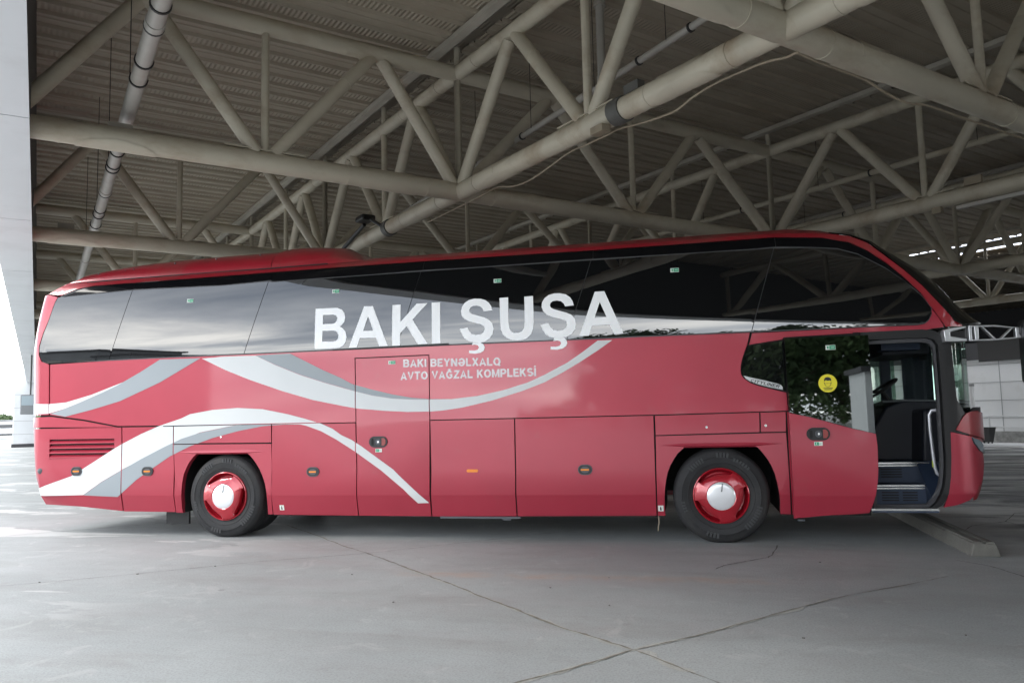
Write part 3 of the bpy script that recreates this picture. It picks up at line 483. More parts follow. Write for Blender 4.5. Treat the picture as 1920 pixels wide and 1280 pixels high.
# black post between the doorway and the front glass
panel('door_post',[(8.385,1.18),(8.60,1.13),(8.49,1.4),(8.47,2.25),(8.40,2.262),(8.37,2.20),(8.40,2.1),(8.395,1.6)],m_black,off=.0,inset=0,th=.10)
panel('door_post',[(8.60,1.14),(8.72,1.10),(8.98,1.10),(9.1,1.42),(8.72,1.42),(8.66,1.40),(8.60,1.30),(8.49,1.5),(8.49,1.4)],m_black,off=-.004,inset=0,th=.02)
op=T['opening']
fr=[(7.60,.345)]+[(8.19,.350),(8.285,.42),(8.325,.495),(8.362,.585),(8.392,.73),(8.404,.90),(8.404,1.22),(8.41,1.6),(8.41,2.12),(8.385,2.19),(8.32,2.235),(8.2,2.255),(7.60,2.250)]
inn=[(7.62,.372),(8.175,.384),(8.235,.445),(8.272,.515),(8.305,.60),(8.33,.735),(8.342,.90),(8.344,1.22),(8.348,1.6),(8.345,2.08),(8.31,2.14),(8.25,2.162),(8.1,2.168),(7.62,2.165)]
panel('doorway_frame',[fr,inn],m_rubber,off=.002,inset=0,th=.13)
panel('doorway_seal',[[(7.63,.385)]+[(s-.012,z) for s,z in inn[1:-1]]+[(7.63,2.155)],[(7.66,.41),(8.15,.42),(8.20,.475),(8.24,.54),(8.27,.62),(8.295,.745),(8.305,.9),(8.307,1.22),(8.312,1.6),(8.31,2.05),(8.28,2.10),(8.22,2.12),(8.08,2.125),(7.66,2.12)]],mat('door_seal_grey',(.06,.06,.066),.5),off=-.05,inset=0,th=.06)
# open plug door, standing proud of the body and slid back along it
DO=.14
door=panel('entrance_door',T['door_low']+[(7.655,1.048),(7.653,.919),(7.649,.816),(7.639,.705),(7.625,.611),(7.608,.534),(7.59,.473),(7.573,.421),(7.544,.35),(7.385,.336),(7.16,.325),(6.797,.287),(6.799,1.068)],m_red,off=DO,inset=0,th=.05,label='open red entrance door slid back along the coach side')
panel('door_pane',T['door'][:6]+T['door_low'][::-1]+[(6.797,1.41)],m_doorglass,off=DO,inset=.004,th=.02,parent=door)
fo=inset_poly(T['door'][:6]+T['door_low'][::-1]+[(6.797,1.41)],.006)
fi=[(6.95,1.45),(7.45,1.31),(7.575,1.28),(7.58,2.16),(7.0,2.165),(6.95,2.12)]
panel('pane_border',[fo,fi],m_black,off=DO-.004,inset=0,th=.012,parent=door)
bpart(MB().tube((6.83,-.09,.27),(6.90,-.09,.27),.010),'door_pin',m_hand,door)
# sticker on the door: yellow disc with a face wearing a mask
sx,sz=T['at_sticker'][0]; rr=.094
def disc(cx,cz,rx,rz,n=40,a0=0,a1=2*PI): return [(cx+rx*math.cos(a0+(a1-a0)*i/(n if a1-a0>6 else n-1)),cz+rz*math.sin(a0+(a1-a0)*i/(n if a1-a0>6 else n-1))) for i in range(n)]
st=panel('mask_sticker',disc(sx,sz,rr,rr*1.02),m_yellow,off=DO+.003,inset=0,th=0,parent=door,label='round yellow sticker of a face in a mask')
panel('sticker_print',[(sx-.034,sz+.018)]+disc(sx,sz+.036,.036,.030,12,PI,0)+[(sx+.034,sz+.018),(sx+.024,sz+.030),(sx,sz+.026),(sx-.02,sz+.034)],m_black,off=DO+.0055,inset=0,th=0,parent=door)
def ring(cx,cz,rx,rz,wd,a0,a1,n=16): return disc(cx,cz,rx,rz,n,a0,a1)+disc(cx,cz,rx-wd,rz-wd,n,a1,a0)
panel('sticker_print',ring(sx,sz+.008,.036,.048,.004,PI*1.02,PI*1.98),m_black,off=DO+.0055,inset=0,th=0,parent=door)
for q in (-1,1): panel('sticker_print',[(sx+q*.036,sz+.012),(sx+q*.022,sz-.004),(sx+q*.022,sz-.008),(sx+q*.040,sz+.008)],m_black,off=DO+.0055,inset=0,th=0,parent=door)
panel('sticker_print',ring(sx,sz-.006,.022,.007,.003,0,PI),m_black,off=DO+.0055,inset=0,th=0,parent=door)
for q,wd in ((-.052,.046),(-.066,.038)): panel('sticker_print',[(sx-wd,sz+q-.004),(sx+wd,sz+q-.004),(sx+wd,sz+q+.003),(sx-wd,sz+q+.003)],m_black,off=DO+.0055,inset=0,th=0,parent=door)
# locks and handles
def oval(cx,cz,w_,h_):
    r=h_/2; return disc(cx+w_/2-r,cz,r,r,12,-PI/2,PI/2)+disc(cx-w_/2+r,cz,r,r,12,PI/2,PI*1.5)
for k,(s,z) in zip(('engine','luggage_A','luggage_B','luggage_D'),T['at_fallen']):
    par={'engine':coach}.get(k) or hatch[k]
    h=panel('hatch_handle',oval(s,z,.165,.118),m_hand,off=.014,inset=0,th=.016,parent=coach if k=='engine' else par)
    panel('handle_cup',[oval(s,z,.150,.100),oval(s,z,.098,.072)],m_black,off=.0165,inset=0,th=.004,parent=coach if False else h) if k=='engine' else panel('handle_cup',[oval(s,z,.150,.100),oval(s,z,.098,.072)],m_black,off=.0165,inset=0,th=.004,parent=hatch[k])
    panel('reflector',[(s-.046,z-.009),(s+.046,z-.009),(s+.046,z+.009),(s-.046,z+.009)],m_orange,off=.02,inset=0,th=.006,parent=h if k=='engine' else hatch[k])
s,z=T['at_amber'][0]; panel('reflector',oval(s,z,.14,.034),m_orange,off=.010,inset=0,th=.01,parent=hatch['luggage_C'],label='small amber reflector on the hatch without a handle')
m_redh=mat('red_handle',(.30,.05,.045),.4)
for (s,z),of,par in zip(T['at_lock'],(0,DO),(middoor,door)):
    h=panel('door_lock',oval(s,z,.235,.135),m_black,off=of+.014,inset=0,th=.015,parent=par)
    panel('lock_slot',[(s+.048,z-.045),(s+.078,z-.045),(s+.098,z-.02),(s+.098,z+.02),(s+.078,z+.045),(s+.048,z+.045)],m_redh,off=of+.018,inset=0,th=.004,parent=par)
    panel('lock_slot',[(s-.085,z-.04),(s-.058,z-.04),(s-.058,z+.04),(s-.085,z+.04)],m_hull,off=of+.017,inset=0,th=.003,parent=par)
    panel('lock_barrel',disc(s+.002,z,.034,.036,20),m_hand,off=of+.02,inset=0,th=.006,parent=par)
    panel('keyhole',disc(s+.004,z,.011,.012,12),m_chrome,off=of+.0235,inset=0,th=.003,parent=par)
for s,z in T['at_dots']: panel('flap_lock',disc(s,z,.013,.014,12),m_chrome,off=.006,inset=0,th=.006)
def sticker(s,z,wd,hd,of,par,white_right=False):
    g=panel('exit_sticker',[(s-wd/2,z-hd/2),(s+wd/2,z-hd/2),(s+wd/2,z+hd/2),(s-wd/2,z+hd/2)],m_pale,off=of,inset=0,th=0,parent=par)
    a,b=(-.42,.06) if white_right else (-.12,.46)
    panel('sticker_field',[(s+wd*a,z-hd*.4),(s+wd*b,z-hd*.4),(s+wd*b,z+hd*.4),(s+wd*a,z+hd*.4)],m_green,off=of+.002,inset=0,th=0,parent=g if par is coach else par)
    panel('sticker_print',[(s-wd*(.36 if not white_right else .26),z-hd*.26),(s-wd*.2,z-hd*.26),(s-wd*.2,z+hd*.3),(s-wd*(.36 if not white_right else .26),z+hd*.3)],m_green if not white_right else m_pale,off=of+.003,inset=0,th=0,parent=g if par is coach else par)
    panel('sticker_print',[(s+wd*.02,z-hd*.06),(s+wd*.36,z-hd*.06),(s+wd*.36,z+hd*.06),(s+wd*.02,z+hd*.06)],m_pale if not white_right else m_green,off=of+.003,inset=0,th=0,parent=g if par is coach else par)
for s,z in T['at_green'][:4]: sticker(s,z,.095,.048,.005,coach)
s,z=T['at_green'][4]; sticker(s,z,.09,.045,.004,middoor)
s,z=T['at_dgreen'][0]; sticker(s,z,.10,.05,DO+.003,door)
(s,z),(s2,z2)=T['at_greenw']; sticker(s,z,.085,.042,.004,middoor,True); sticker(s2,z2,.085,.042,DO+.003,door,True)
for s,z in T['at_jack']:
    g=panel('jack_sticker',[(s-.03,z-.032),(s+.03,z-.032),(s+.03,z+.032),(s-.03,z+.032)],m_pale,off=.004,inset=0,th=0)
    panel('sticker_print',[(s-.010,z-.022),(s+.010,z-.022),(s+.006,z+.004),(s+.002,z+.022),(s-.002,z+.022),(s-.008,z+.002)],m_black,off=.006,inset=0,th=0,parent=g)
s,z=T['at_rearlamp'][0]; bpart(MB().lathe([(.0,-.03),(.02,-.028),(.045,-.012),(.052,.02)],(-2.80,.02,.855),20),'marker_lamp',m_hand)
# lettering
for k,pl in T['letters'].items(): panel('letter_cedilla' if k in('C1','C2') else 'letter',pl,m_letter,off=.0065,inset=0,th=0)

def arc(cx,cz,rx,rz,a0,a1,n=14): return [(cx+rx*math.cos(R(a0+(a1-a0)*i/n)),cz+rz*math.sin(R(a0+(a1-a0)*i/n))) for i in range(n+1)]
GL={'A':(.74,[[(.08,0),(.37,.90),(.66,0)],[(.2,.28),(.54,.28)]]),'B':(.68,[[(.095,0),(.095,1)],[(.1,.91)]+arc(.38,.725,.185,.185,90,-90)+[(.1,.54)],[(.1,.535)]+arc(.40,.315,.195,.22,90,-90)+[(.1,.095)]]),
'K':(.70,[[(.095,0),(.095,1)],[(.60,1),(.12,.40)],[(.30,.58),(.62,0)]]),'I':(.19,[[(.095,0),(.095,1)]]),'E':(.60,[[(.095,0),(.095,1)],[(.1,.91),(.58,.91)],[(.1,.51),(.54,.51)],[(.1,.09),(.60,.09)]]),
'Y':(.70,[[(.07,1),(.35,.50),(.63,1)],[(.35,.52),(.35,0)]]),'N':(.70,[[(.095,0),(.095,1)],[(.605,0),(.605,1)],[(.12,.96),(.58,.04)]]),
'Ə':(.76,[arc(.38,.5,.29,.41,150,-180,22)+[(.09,.5)],[(.1,.46),(.66,.46)]]),'L':(.58,[[(.095,0),(.095,1)],[(.1,.09),(.58,.09)]]),'X':(.68,[[(.08,1),(.60,0)],[(.60,1),(.08,0)]]),
'Q':(.80,[arc(.39,.5,.295,.41,90,-270,24),[(.46,.22),(.72,-.04)]]),'V':(.70,[[(.07,1),(.35,.10),(.63,1)]]),'T':(.64,[[(.0,.91),(.64,.91)],[(.32,.86),(.32,0)]]),'O':(.78,[arc(.39,.5,.295,.41,90,-270,24)]),
'Ğ':(.78,[arc(.39,.5,.295,.41,40,310,20),[(.62,.16),(.62,.44)],[(.40,.46),(.70,.46)],arc(.39,1.24,.13,.13,200,340,8)]),'Z':(.62,[[(.03,.91),(.56,.91),(.07,.09),(.61,.09)]]),
'M':(.84,[[(.095,0),(.095,1)],[(.745,0),(.745,1)],[(.13,.95),(.42,.08),(.71,.95)]]),'P':(.66,[[(.095,0),(.095,1)],[(.1,.91)]+arc(.38,.68,.19,.23,90,-90)+[(.1,.45)]]),
'S':(.68,[arc(.33,.715,.23,.195,25,270,12)+arc(.34,.30,.25,.21,90,-155,12)]),'İ':(.19,[[(.095,0),(.095,1)],[(.095,1.10),(.095,1.27)]]),'C':(.74,[arc(.39,.5,.295,.41,42,318,20)]),'R':(.70,[[(.095,0),(.095,1)],[(.1,.91)]+arc(.38,.70,.19,.21,90,-90)+[(.1,.49)],[(.34,.48),(.60,0)]]),' ':(.28,[])}
def thick(p,w_):
    closed=(Vector(p[0])-Vector(p[-1])).length<1e-4; q=p[:-1] if closed else p; n=len(q); out=[]
    for i in range(n):
        a=Vector(q[i-1]) if (i or closed) else None; b=Vector(q[i]); c=Vector(q[(i+1)%n]) if (i<n-1 or closed) else None
        e1=(b-a).normalized() if a else (c-b).normalized(); e2=(c-b).normalized() if c else e1
        n1=Vector((-e1.y,e1.x)); n2=Vector((-e2.y,e2.x)); k=n1+n2; k=k/max(k.dot(n1),.5); out.append((b+k*w_/2,b-k*w_/2))
    if closed: out.append(out[0])
    return out
def text(name,txt,x0,x1,zb0,zb1,h,m,off,parent=None,wd=.175,slant=0.):
    tot=sum(GL[c][0]+.10 for c in txt)-.10; u=0
    for c in txt:
        mb=MB()
        for k,st_ in enumerate(GL[c][1]):
            pts=thick(st_,wd); o=len(mb.v)
            for pr in pts:
                for q in pr:
                    f=(u+q.x+slant*q.y)/tot; mb.v.append(S(x0+(x1-x0)*f,zb0+(zb1-zb0)*f+q.y*h,off+k*.0006))
            mb.f+=[(o+2*i,o+2*i+1,o+2*i+3,o+2*i+2) for i in range(len(pts)-1)]
        if mb.f: mb.build(name,m,parent or coach,BL,smooth=0)
        u+=GL[c][0]+.10
text('small_letter','BAKI BEYNƏLXALQ',2.385,3.605,2.062,2.040,.095,m_textgrey,.004,None,.205)
text('small_letter','AVTO VAĞZAL KOMPLEKSİ',2.350,4.027,1.908,1.899,.097,m_textgrey,.004,None,.205)
text('badge_letter','CITYLINER',6.425,6.725,1.755,1.677,.036,m_black,.0075,bs,.15,.3)
# trims
panel('window_trim',[(1.46,2.322),(2.965,2.332),(2.965,2.313),(1.46,2.303)],m_rubber,off=.012,inset=0,th=.012)
bpart(MB().box((3.30,.10,.262),(.98,.10,.022)).box((3.62,.10,.245),(.10,.06,.03)),'under_rail',m_hand,smooth=0)
mb=MB(); mb.path([(5.372,.03,.29),(5.377,.02,.23),(5.366,.015,.17),(5.362,.02,.13)],.006,6); bpart(mb,'hanging_strap',m_cable)
# roof hump (air conditioning fairing over the rear half)
hump=[(-2.80,3.262,.0),(-2.62,3.40,.12),(-2.4,3.42,.18),(-2.0,3.43,.24),(-1.5,3.436,.275),(-.9,3.441,.295),(-.2,3.447,.30),(.49,3.444,.305)]
def humprow(s,z0,h):
    y0=side(z0)+.0; r=[]
    rk=.0
    for j in range(10):
        t=PI/2*j/9; r.append((s+(.35*(math.sin(t)) if s<-2.5 else 0),y0+.55*(1-math.cos(t))-.006,z0+h*math.sin(t)))
    r.append((r[-1][0],1.275,z0+h+.02)); r+=[(x,2.55-y,z) for x,y,z in r[-2::-1]]; return r
loft('roof_fairing',[humprow(*q) for q in hump],m_reddark)
h2=[(.50,3.442,.315),(.62,3.446,.335),(.85,3.448,.335),(1.1,3.449,.315),(1.4,3.45,.28),(1.65,3.45,.15),(1.80,3.45,.02)]
loft('roof_fairing',[humprow(*q) for q in h2],m_reddark)
mb=MB()
for s,dz in ((-2.18,.10),(-1.75,.12),(-1.62,.13),(-.98,.17),(-.35,.19),(.30,.20)): mb.box((s,side(3.44)+.06,3.44+dz),(.014,.02,.014))
bpart(mb,'fairing_bolts',m_hand)
mb=MB()
mb.path([(-2.28,side(3.42)-.012,3.412),(-1.6,side(3.43)-.012,3.424),(-.2,side(3.44)-.012,3.435),(.50,side(3.43)-.012,3.432),(1.3,side(3.44)-.014,3.444)],.009,6); bpart(mb,'fairing_shadow_gap',m_hull)
# roof skin, rear wall, far side, floor
rows=[]
for s in (-2.75,-2.5,-2.0,0,2,4,6.5,6.95,7.3,7.5):
    z0=(3.43 if s<7 else 3.43-(s-6.95)**2*.35) if s>-2.4 else 3.43-(-2.4-s)*.4; r=[]
    for z,y in ((0,.225),(.07,.33),(.11,.52),(.14,.9),(.15,1.275)): r.append((s,y,z0+z))
    r+=[(x,2.55-y,z) for x,y,z in r[-2::-1]]; rows.append(r)
loft('roof_skin',rows,m_reddark)
rows=[]
for z in (.40,.55,.73,.94,1.23,1.6,2.0,2.3,2.6,2.9,3.1,3.25,3.38):
    x,y,_=S(-3.19,z,-.002); rows.append([(x,y,z),(x-.03,.8,z),(x-.04,1.275,z),(x-.03,1.75,z),(x,2.55-y,z)])
loft('rear_wall',rows,m_red)
def far(poly,name,m,y=2.53,x=.03): bpart(MB().prism(poly,y,y+x),name,m,smooth=0)
far([(-2.6,.27),(8.45,.27),(8.45,1.35),(-2.9,1.35)],'far_side_panel',m_reddark)
far([(-2.9,1.35),(7.75,1.35),(7.75,2.6),(6.9,3.4),(-2.6,3.4),(-2.9,3.0)],'far_side_glazing',m_glass,2.50)
far([(7.75,2.2),(8.42,2.2),(8.1,2.7),(7.75,2.9)],'far_roof_corner',m_reddark)
far([(7.82,1.42),(8.50,1.42),(8.50,2.18),(7.82,2.18)],'driver_window',m_cabglass,2.51,.01)
mb=MB().box((2.3,1.29,.62),(10.4,2.42,.55)); 
o=bpart(MB().box((-1.75,1.29,.78),(1.9,2.40,.60)).box((2.99,1.29,.67),(4.75,2.40,.80)).box((7.12,1.29,.68),(.85,2.40,.76)).box((-.05,1.55,.72),(1.3,.9,.5)).box((6.05,1.55,.72),(1.3,.9,.5)),'underbody',m_hull,smooth=0)
bpart(MB().box((-.05,1.29,1.13),(1.5,2.4,.04)).box((6.05,1.29,1.13),(1.5,2.4,.04)),'wheel_well',m_hull,smooth=0)
for x in (-.665,.60,5.43,6.70): bpart(MB().box((x,.75,.71),(.02,1.3,.81)),'wheel_well_side',m_hull,smooth=0)
bpart(MB().box((-.92,.34,.245),(.34,.03,.24)),'mud_flap',m_rubber,smooth=0)
bpart(MB().tube((-.04,.2,.5),(-.04,2.35,.5),.10).tube((6.06,.25,.5),(6.06,2.3,.5),.09),'axle',m_hull)
# wheels
def wheel(x,y,name,dual=False):
    rt=.522; rx=.302
    prof=[(.292,.05),(.300,.010),(.312,.000),(.330,-.004),(.352,-.012),(.357,-.016),(.362,-.012),(.385,-.018),(.418,-.021),(.422,-.026),(.428,-.021),(.455,-.014),(.480,-.004),(.492,.003),(.497,.010),(.509,.022),(.5165,.040),(.522,.060)]
    for k in range(4): prof+=[(.522,.085+.046*k),(.512,.088+.046*k),(.512,.097+.046*k),(.522,.100+.046*k)]
    prof+=[(.522,.25),(.509,.285),(.47,.30),(.30,.28)]
    mb=MB().lathe(prof,(x,y,.5145),72); ty=mb
    ty.v=[(a,b,max(c,.002+.0*a)) for a,b,c in ty.v]
    t=bpart(ty,'wheel',m_tyre,smooth=35); t.name='wheel'
    # raised sidewall patches
    for a0,a1,r0,r1 in ((2.0,2.45,.40,.455),(1.35,1.68,.42,.47),(.75,1.25,.40,.44),(-.95,-.25,.395,.45),(4.3,4.65,.41,.46),(3.3,3.6,.40,.44)):
        n=max(3,int((a1-a0)/.075)); mbp=MB()
        for i in range(n):
            b0=a0+(a1-a0)*i/n; b1=b0+(a1-a0)/n*.62
            vs=[]
            for yy in (-.026,-.012):
                for aa,r in ((b0,r0),(b1,r0),(b1,r1),(b0,r1)): vs.append((x+r*math.cos(aa),y+yy,.5145+r*math.sin(aa)))
            mbp.add(vs,[(0,1,2,3),(0,4,5,1),(1,5,6,2),(2,6,7,3),(3,7,4,0)])
        bpart(mbp,'sidewall_marking',m_tyremark,t,smooth=0)
    # wheel trim: rim ring, three-lobed cover, white cap
    bpart(MB().lathe([(.306,.005),(.302,-.012),(.294,-.016),(.287,-.008),(.280,.03),(.25,.075),(.15,.09),(.0,.09)],(x,y,.5145),64),'rim',m_wheelred,t)
    cuts=[(R(62),R(148)),(R(190),R(266)),(R(-58),R(22))]
    def rad(a):
        for c0,c1 in cuts:
            aa=a
            while aa<c0-.001: aa+=2*PI
            while aa>c0+2*PI: aa-=2*PI
            if c0<=aa<=c1:
                u=(aa-c0)/(c1-c0); return .288-.064*min(1,(math.sin(PI*u)*1.15)**.35) if 0<u<1 else .288
        return .288
    mb=MB(); n=180; rings=[(.150,-.050),(.160,-.056),(.172,-.053),(.5,-.045),(.92,-.031),(.985,-.027),(1.0,-.020),(1.0,.035)]
    for q,(r,h) in enumerate(rings):
        for j in range(n):
            a=2*PI*j/n; ro=rad(a); rr_=r if q<3 else .172+(ro-.172)*r
            hh=h if q<3 else h-(.288-ro)*.05*r
            mb.v.append((x+rr_*math.cos(a),y+hh,.5145+rr_*math.sin(a)))
    for q in range(len(rings)-1):
        for j in range(n): a=q*n+j; b=q*n+(j+1)%n; mb.f.append((a,b,b+n,a+n))
    bpart(mb,'wheel_cover',m_wheelred,t,smooth=28)
    cp=bpart(MB().lathe([(.0,-.064),(.06,-.063),(.12,-.060),(.150,-.053),(.157,-.046)],(x,y,.5145),48),'hub_cap',m_cap,t,smooth=60)
    mb=MB()
    for k in range(7):
        zz=.5145+.132-.013*k; xx=x+.018-.0022*k; mb.box((xx,y-.0645,zz),(.016,.003,.009))
    bpart(mb,'cap_mark',m_black,t,smooth=0)
    if dual: bpart(MB().lathe([(.29,.36),(.36,.34),(.49,.345),(.515,.37),(.522,.40),(.522,.57),(.50,.60),(.3,.6)],(x,y,.5145),56),'inner_tyre',m_tyre,t)
    return t
wheel(-.035,.035,'rear',True); wheel(6.06,.035,'front')
for x in (-.035,6.06): bpart(MB().lathe([(.2,2.24),(.49,2.24),(.522,2.28),(.522,2.48),(.49,2.51),(.2,2.51)],(x,0,.5145),40),'far_wheel',m_tyre)
# entrance: steps, handrail, cab
SX0,SX1=7.62,8.30
bpart(MB().box((7.92,.13,.355),(.64,.24,.03)),'step',m_navy,smooth=0)
bpart(MB().box((7.915,.012,.372),(.66,.03,.022)),'step_edge',m_chrome,smooth=0)
bpart(MB().box((7.80,.37,.47),(.92,.02,.26)).box((7.78,.50,.588),(.90,.27,.02)),'step',m_navy,smooth=0)
bpart(MB().box((7.72,.354,.588),(.98,.03,.018)).box((7.72,.356,.560),(.98,.03,.014)),'step_edge',m_chrome,smooth=0)
bpart(MB().box((7.85,.655,.70),(1.0,.02,.24)).box((7.85,1.2,.81),(1.0,1.1,.02)),'step',m_navy,smooth=0)
bpart(MB().box((7.88,.638,.812),(.92,.03,.018)).box((7.88,.640,.784),(.92,.03,.014)),'step_edge',m_chrome,smooth=0)
for x,y,z,wd in ((7.86,.358,.43,.17),(8.06,.358,.43,.15),(7.95,.642,.66,.22)):
    mb=MB()
    for k in range(4): mb.box((x,y,z+.028*k),(wd,.008,.012))
    bpart(mb,'heater_grille',m_hull,smooth=0)
bpart(MB().add([(8.22,.03,.40),(8.30,.03,.52),(8.42,.35,.60),(8.22,.35,.60),(8.22,.35,.36),(8.42,.65,.83),(8.22,.65,.83),(8.45,.65,.36),(8.36,.03,.8),(8.44,.65,.83)],[(0,1,2,3),(0,3,4),(3,2,5,6),(1,8,9,5,2)]),'step_corner',m_navy,smooth=0)
bpart(MB().path([(8.330,.16,1.40),(8.280,.17,1.395),(8.257,.18,1.35),(8.257,.185,1.2),(8.270,.19,.95),(8.280,.19,.80),(8.295,.19,.735),(8.330,.18,.70),(8.355,.16,.70)],.019,12),'grab_rail',mat('silver_rail',(.55,.56,.6),.35,.6))
bpart(MB().box((8.262,.19,.83),(.014,.02,.07)),'rail_tag',mat('lime_tag',(.45,.55,.05),.5),smooth=0)
bpart(MB().prism([(7.55,.80),(8.95,.80),(8.95,1.36),(8.72,1.50),(8.30,1.53),(8.05,1.45),(7.9,1.2),(7.55,1.15)],1.15,2.35),'dashboard',m_dash,bevel=.03)
bpart(MB().prism([(8.30,.80),(8.86,.80),(8.86,1.38),(8.62,1.43),(8.34,1.40)],.70,1.2),'dashboard',m_dash,bevel=.03)
bpart(MB().path([(8.02,1.12,1.505),(8.3,1.12,1.515),(8.62,1.12,1.50),(8.8,1.12,1.475)],.012,8),'dashboard_trim',mat('dash_trim',(.35,.37,.4),.3,.6))
mb=MB(); c=Vector((8.13,1.72,1.66)); ax=Vector((-.55,0,.83)).normalized(); u=Vector((0,1,0)); v=ax.cross(u)
mb.path([c+(u*math.cos(2*PI*i/28)+v*math.sin(2*PI*i/28))*.23 for i in range(29)],.018,8,cap=False)
for a in (.3,2.84,4.7): mb.tube(c-ax*.02,c+(u*math.cos(a)+v*math.sin(a))*.22,.014,8)
mb.tube(c-ax*.02,c-ax*.35,.03,8); bpart(mb,'steering_wheel',m_rubber)
mb=MB().box((7.62,1.75,1.05),(.48,.50,.14)).box((7.40,1.75,1.45),(.14,.48,.75)).box((7.36,1.75,1.95),(.11,.28,.24)); bpart(mb,'driver_seat',m_dash,bevel=.04)
bpart(MB().box((8.36,2.42,1.85),(.13,.10,1.0)),'cab_pillar',m_pillar,smooth=0,bevel=.02)
bpart(MB().box((7.95,1.30,2.26),(.75,2.3,.08)).box((8.25,1.6,2.14),(.5,1.4,.18)),'cab_ceiling',m_dash,smooth=0)
bpart(MB().box((8.10,.62,2.13),(.40,.24,.11)),'overhead_locker',m_navy,smooth=0)
bpart(MB().box((7.35,1.40,1.35),(.03,2.1,2.0)),'bulkhead',m_hull,smooth=0)
for x in (8.62,8.9): bpart(MB().tube((x,2.46,1.40),(x-.03,2.46,2.18),.010,8),'window_bar',m_chrome)
# mirror
mm=bpart(MB().prism([(8.378,2.228),(8.44,2.245),(8.592,2.262),(8.594,2.243),(8.44,2.205),(8.44,2.160),(8.592,2.128),(8.590,2.102),(8.477,2.102),(8.386,2.108)],-.10,.10),'mirror_bracket',m_silver,bevel=.006)
bpart(MB().box((8.52,.0,2.178),(.14,.10,.075)).tube((8.603,-.04,2.255),(8.603,-.04,2.105),.018,10),'mirror_pivot',m_black,mm)
fr=MB()
for p in ([(8.615,2.262),(8.86,2.258),(9.075,2.222),(9.075,2.212),(8.86,2.243),(8.615,2.245)],[(8.61,2.118),(8.84,2.115),(9.072,2.126),(9.072,2.114),(8.84,2.100),(8.61,2.102)],[(8.612,2.25),(8.64,2.25),(8.64,2.11),(8.612,2.11)],[(8.665,2.248),(8.705,2.246),(8.70,2.116),(8.668,2.112)],[(9.045,2.22),(9.09,2.22),(9.09,2.115),(9.045,2.115)],[(8.735,2.245),(8.75,2.245),(8.86,2.118),(8.838,2.116)],[(9.03,2.222),(9.012,2.222),(8.90,2.118),(8.925,2.118)]): fr.prism(p,-.11,-.045)
arm=bpart(fr,'mirror_arm',m_silver,smooth=0,bevel=.004)
bpart(MB().box((9.155,-.12,1.975),(.13,.20,.64)).box((9.10,-.10,2.19),(.06,.06,.12)),'mirror_housing',m_black,smooth=0,bevel=.035)
# ------------------------------------------------------------------ the canopy: a grid of tubular trusses under a ribbed deck
AL=.79972974; O=Vector((2.64656,1.68217,4.67861)); HT=1.77265; LB=5.6165
AX=Vector((math.cos(AL),math.sin(AL),0)); BX=Vector((-math.sin(AL),math.cos(AL),0))
FT=R(-2.0)      # the open edge runs a couple of degrees off the grid
ABOT=[-5.585,-2.792,0,3.371,6.960,10.40,13.80,17.25,20.70]; ATOP=[-4.19,-1.277,1.70,4.923,8.65,12.10,15.55,19.0]
BROWS=[-22.47,-16.85,-11.23,-LB,0,5.569,11.15,16.75,22.35,27.95,33.5,39.1,44.7,50.3,56]
RB,RT,RD,RP=.130,.112,.088,.050
def chord(y0,y1,z,r,name,parent,joints,along,sleeve=True,n=18,plates=None):
    P=(lambda t,zz=0,o=0:(t,o,z+zz)) if along=='x' else (lambda t,zz=0,o=0:(o,t,z+zz))
    mb=MB().tube(P(y0),P(y1),r,n)
    for j in joints:
        for q in (-1.12,1.12):
            if y0<j+q<y1 and sleeve:     # scalloped reinforcing sleeve either side of each crossing
                k=1 if q>0 else -1; o=len(mb.v); m=10
                for i in range(m):
                    a=2*PI*i/m
                # wrap plates
                rr=r+.009
                for sgn in (1,-1):
                    o=len(mb.v); W=[]
                    for i in range(9):
                        u=-1+2*i/8; a=sgn*PI/2+u*1.25; ln=.40*math.sqrt(max(0,1-u*u))+.02
                        for e_ in (-ln,ln):
                            t=j+q+e_; mb.v.append(P(t,rr*math.sin(a),rr*math.cos(a)))
                    for i in range(8): mb.f.append((o+2*i,o+2*i+1,o+2*i+3,o+2*i+2))
    for t in [y0+1.0+2.9*i for i in range(int((y1-y0)/2.9))]: mb.tube(P(t-.008),P(t+.008),r+.005,n)
    for j in joints:
        for q in (-.55,.55):
            if y0<j+q<y1: mb.tube(P(j+q-.008),P(j+q+.008),r+.006,n)
    if plates:
        for t in plates: mb.box(P(t,r+.004),(1.0,.15,.014) if along=='x' else (.15,1.0,.014))
    return mb.build(name,m_steel,parent)
def web(bot,top,parent,along,ybot=.10,ytop=HT-.09,first=None):
    P=(lambda t,z:(t,0,z)) if along=='x' else (lambda t,z:(0,t,z))
    for t in bot:
        MB().tube(P(t,ybot),P(t,ytop),RP,12).build('post',m_steel,parent)
        for u in top:
            if abs(u-t)<3.05 and not any(min(t,u)<x<max(t,u) for x in bot if x!=t) :
                sg=1 if u>t else -1
                a=Vector(P(t+sg*.10,ybot)); b=Vector(P(u-sg*.08,ytop)); mb=MB().tube(a,b,RD,14)
                d=b-a; mb.tube(a+d*.72,a+d*.726,RD+.005,14); MB.build(mb,'diagonal',m_steel,parent)
ORD=['nearest','second','third','fourth','fifth','sixth','seventh','eighth','ninth','tenth','eleventh','twelfth']
ALAB=['grey truss behind the viewer, mirrored low in the coach windows','grey truss behind the viewer, mirrored high in the coach windows','grey tube truss over the viewer, only its far end at the top right','grey truss whose thick bottom tube drops from the top centre to the right edge','grey truss whose bottom tube runs from the white fascia to the crossing above the lettering','grey truss whose bottom tube meets the coach roof hump near the fascia']
trussA=None
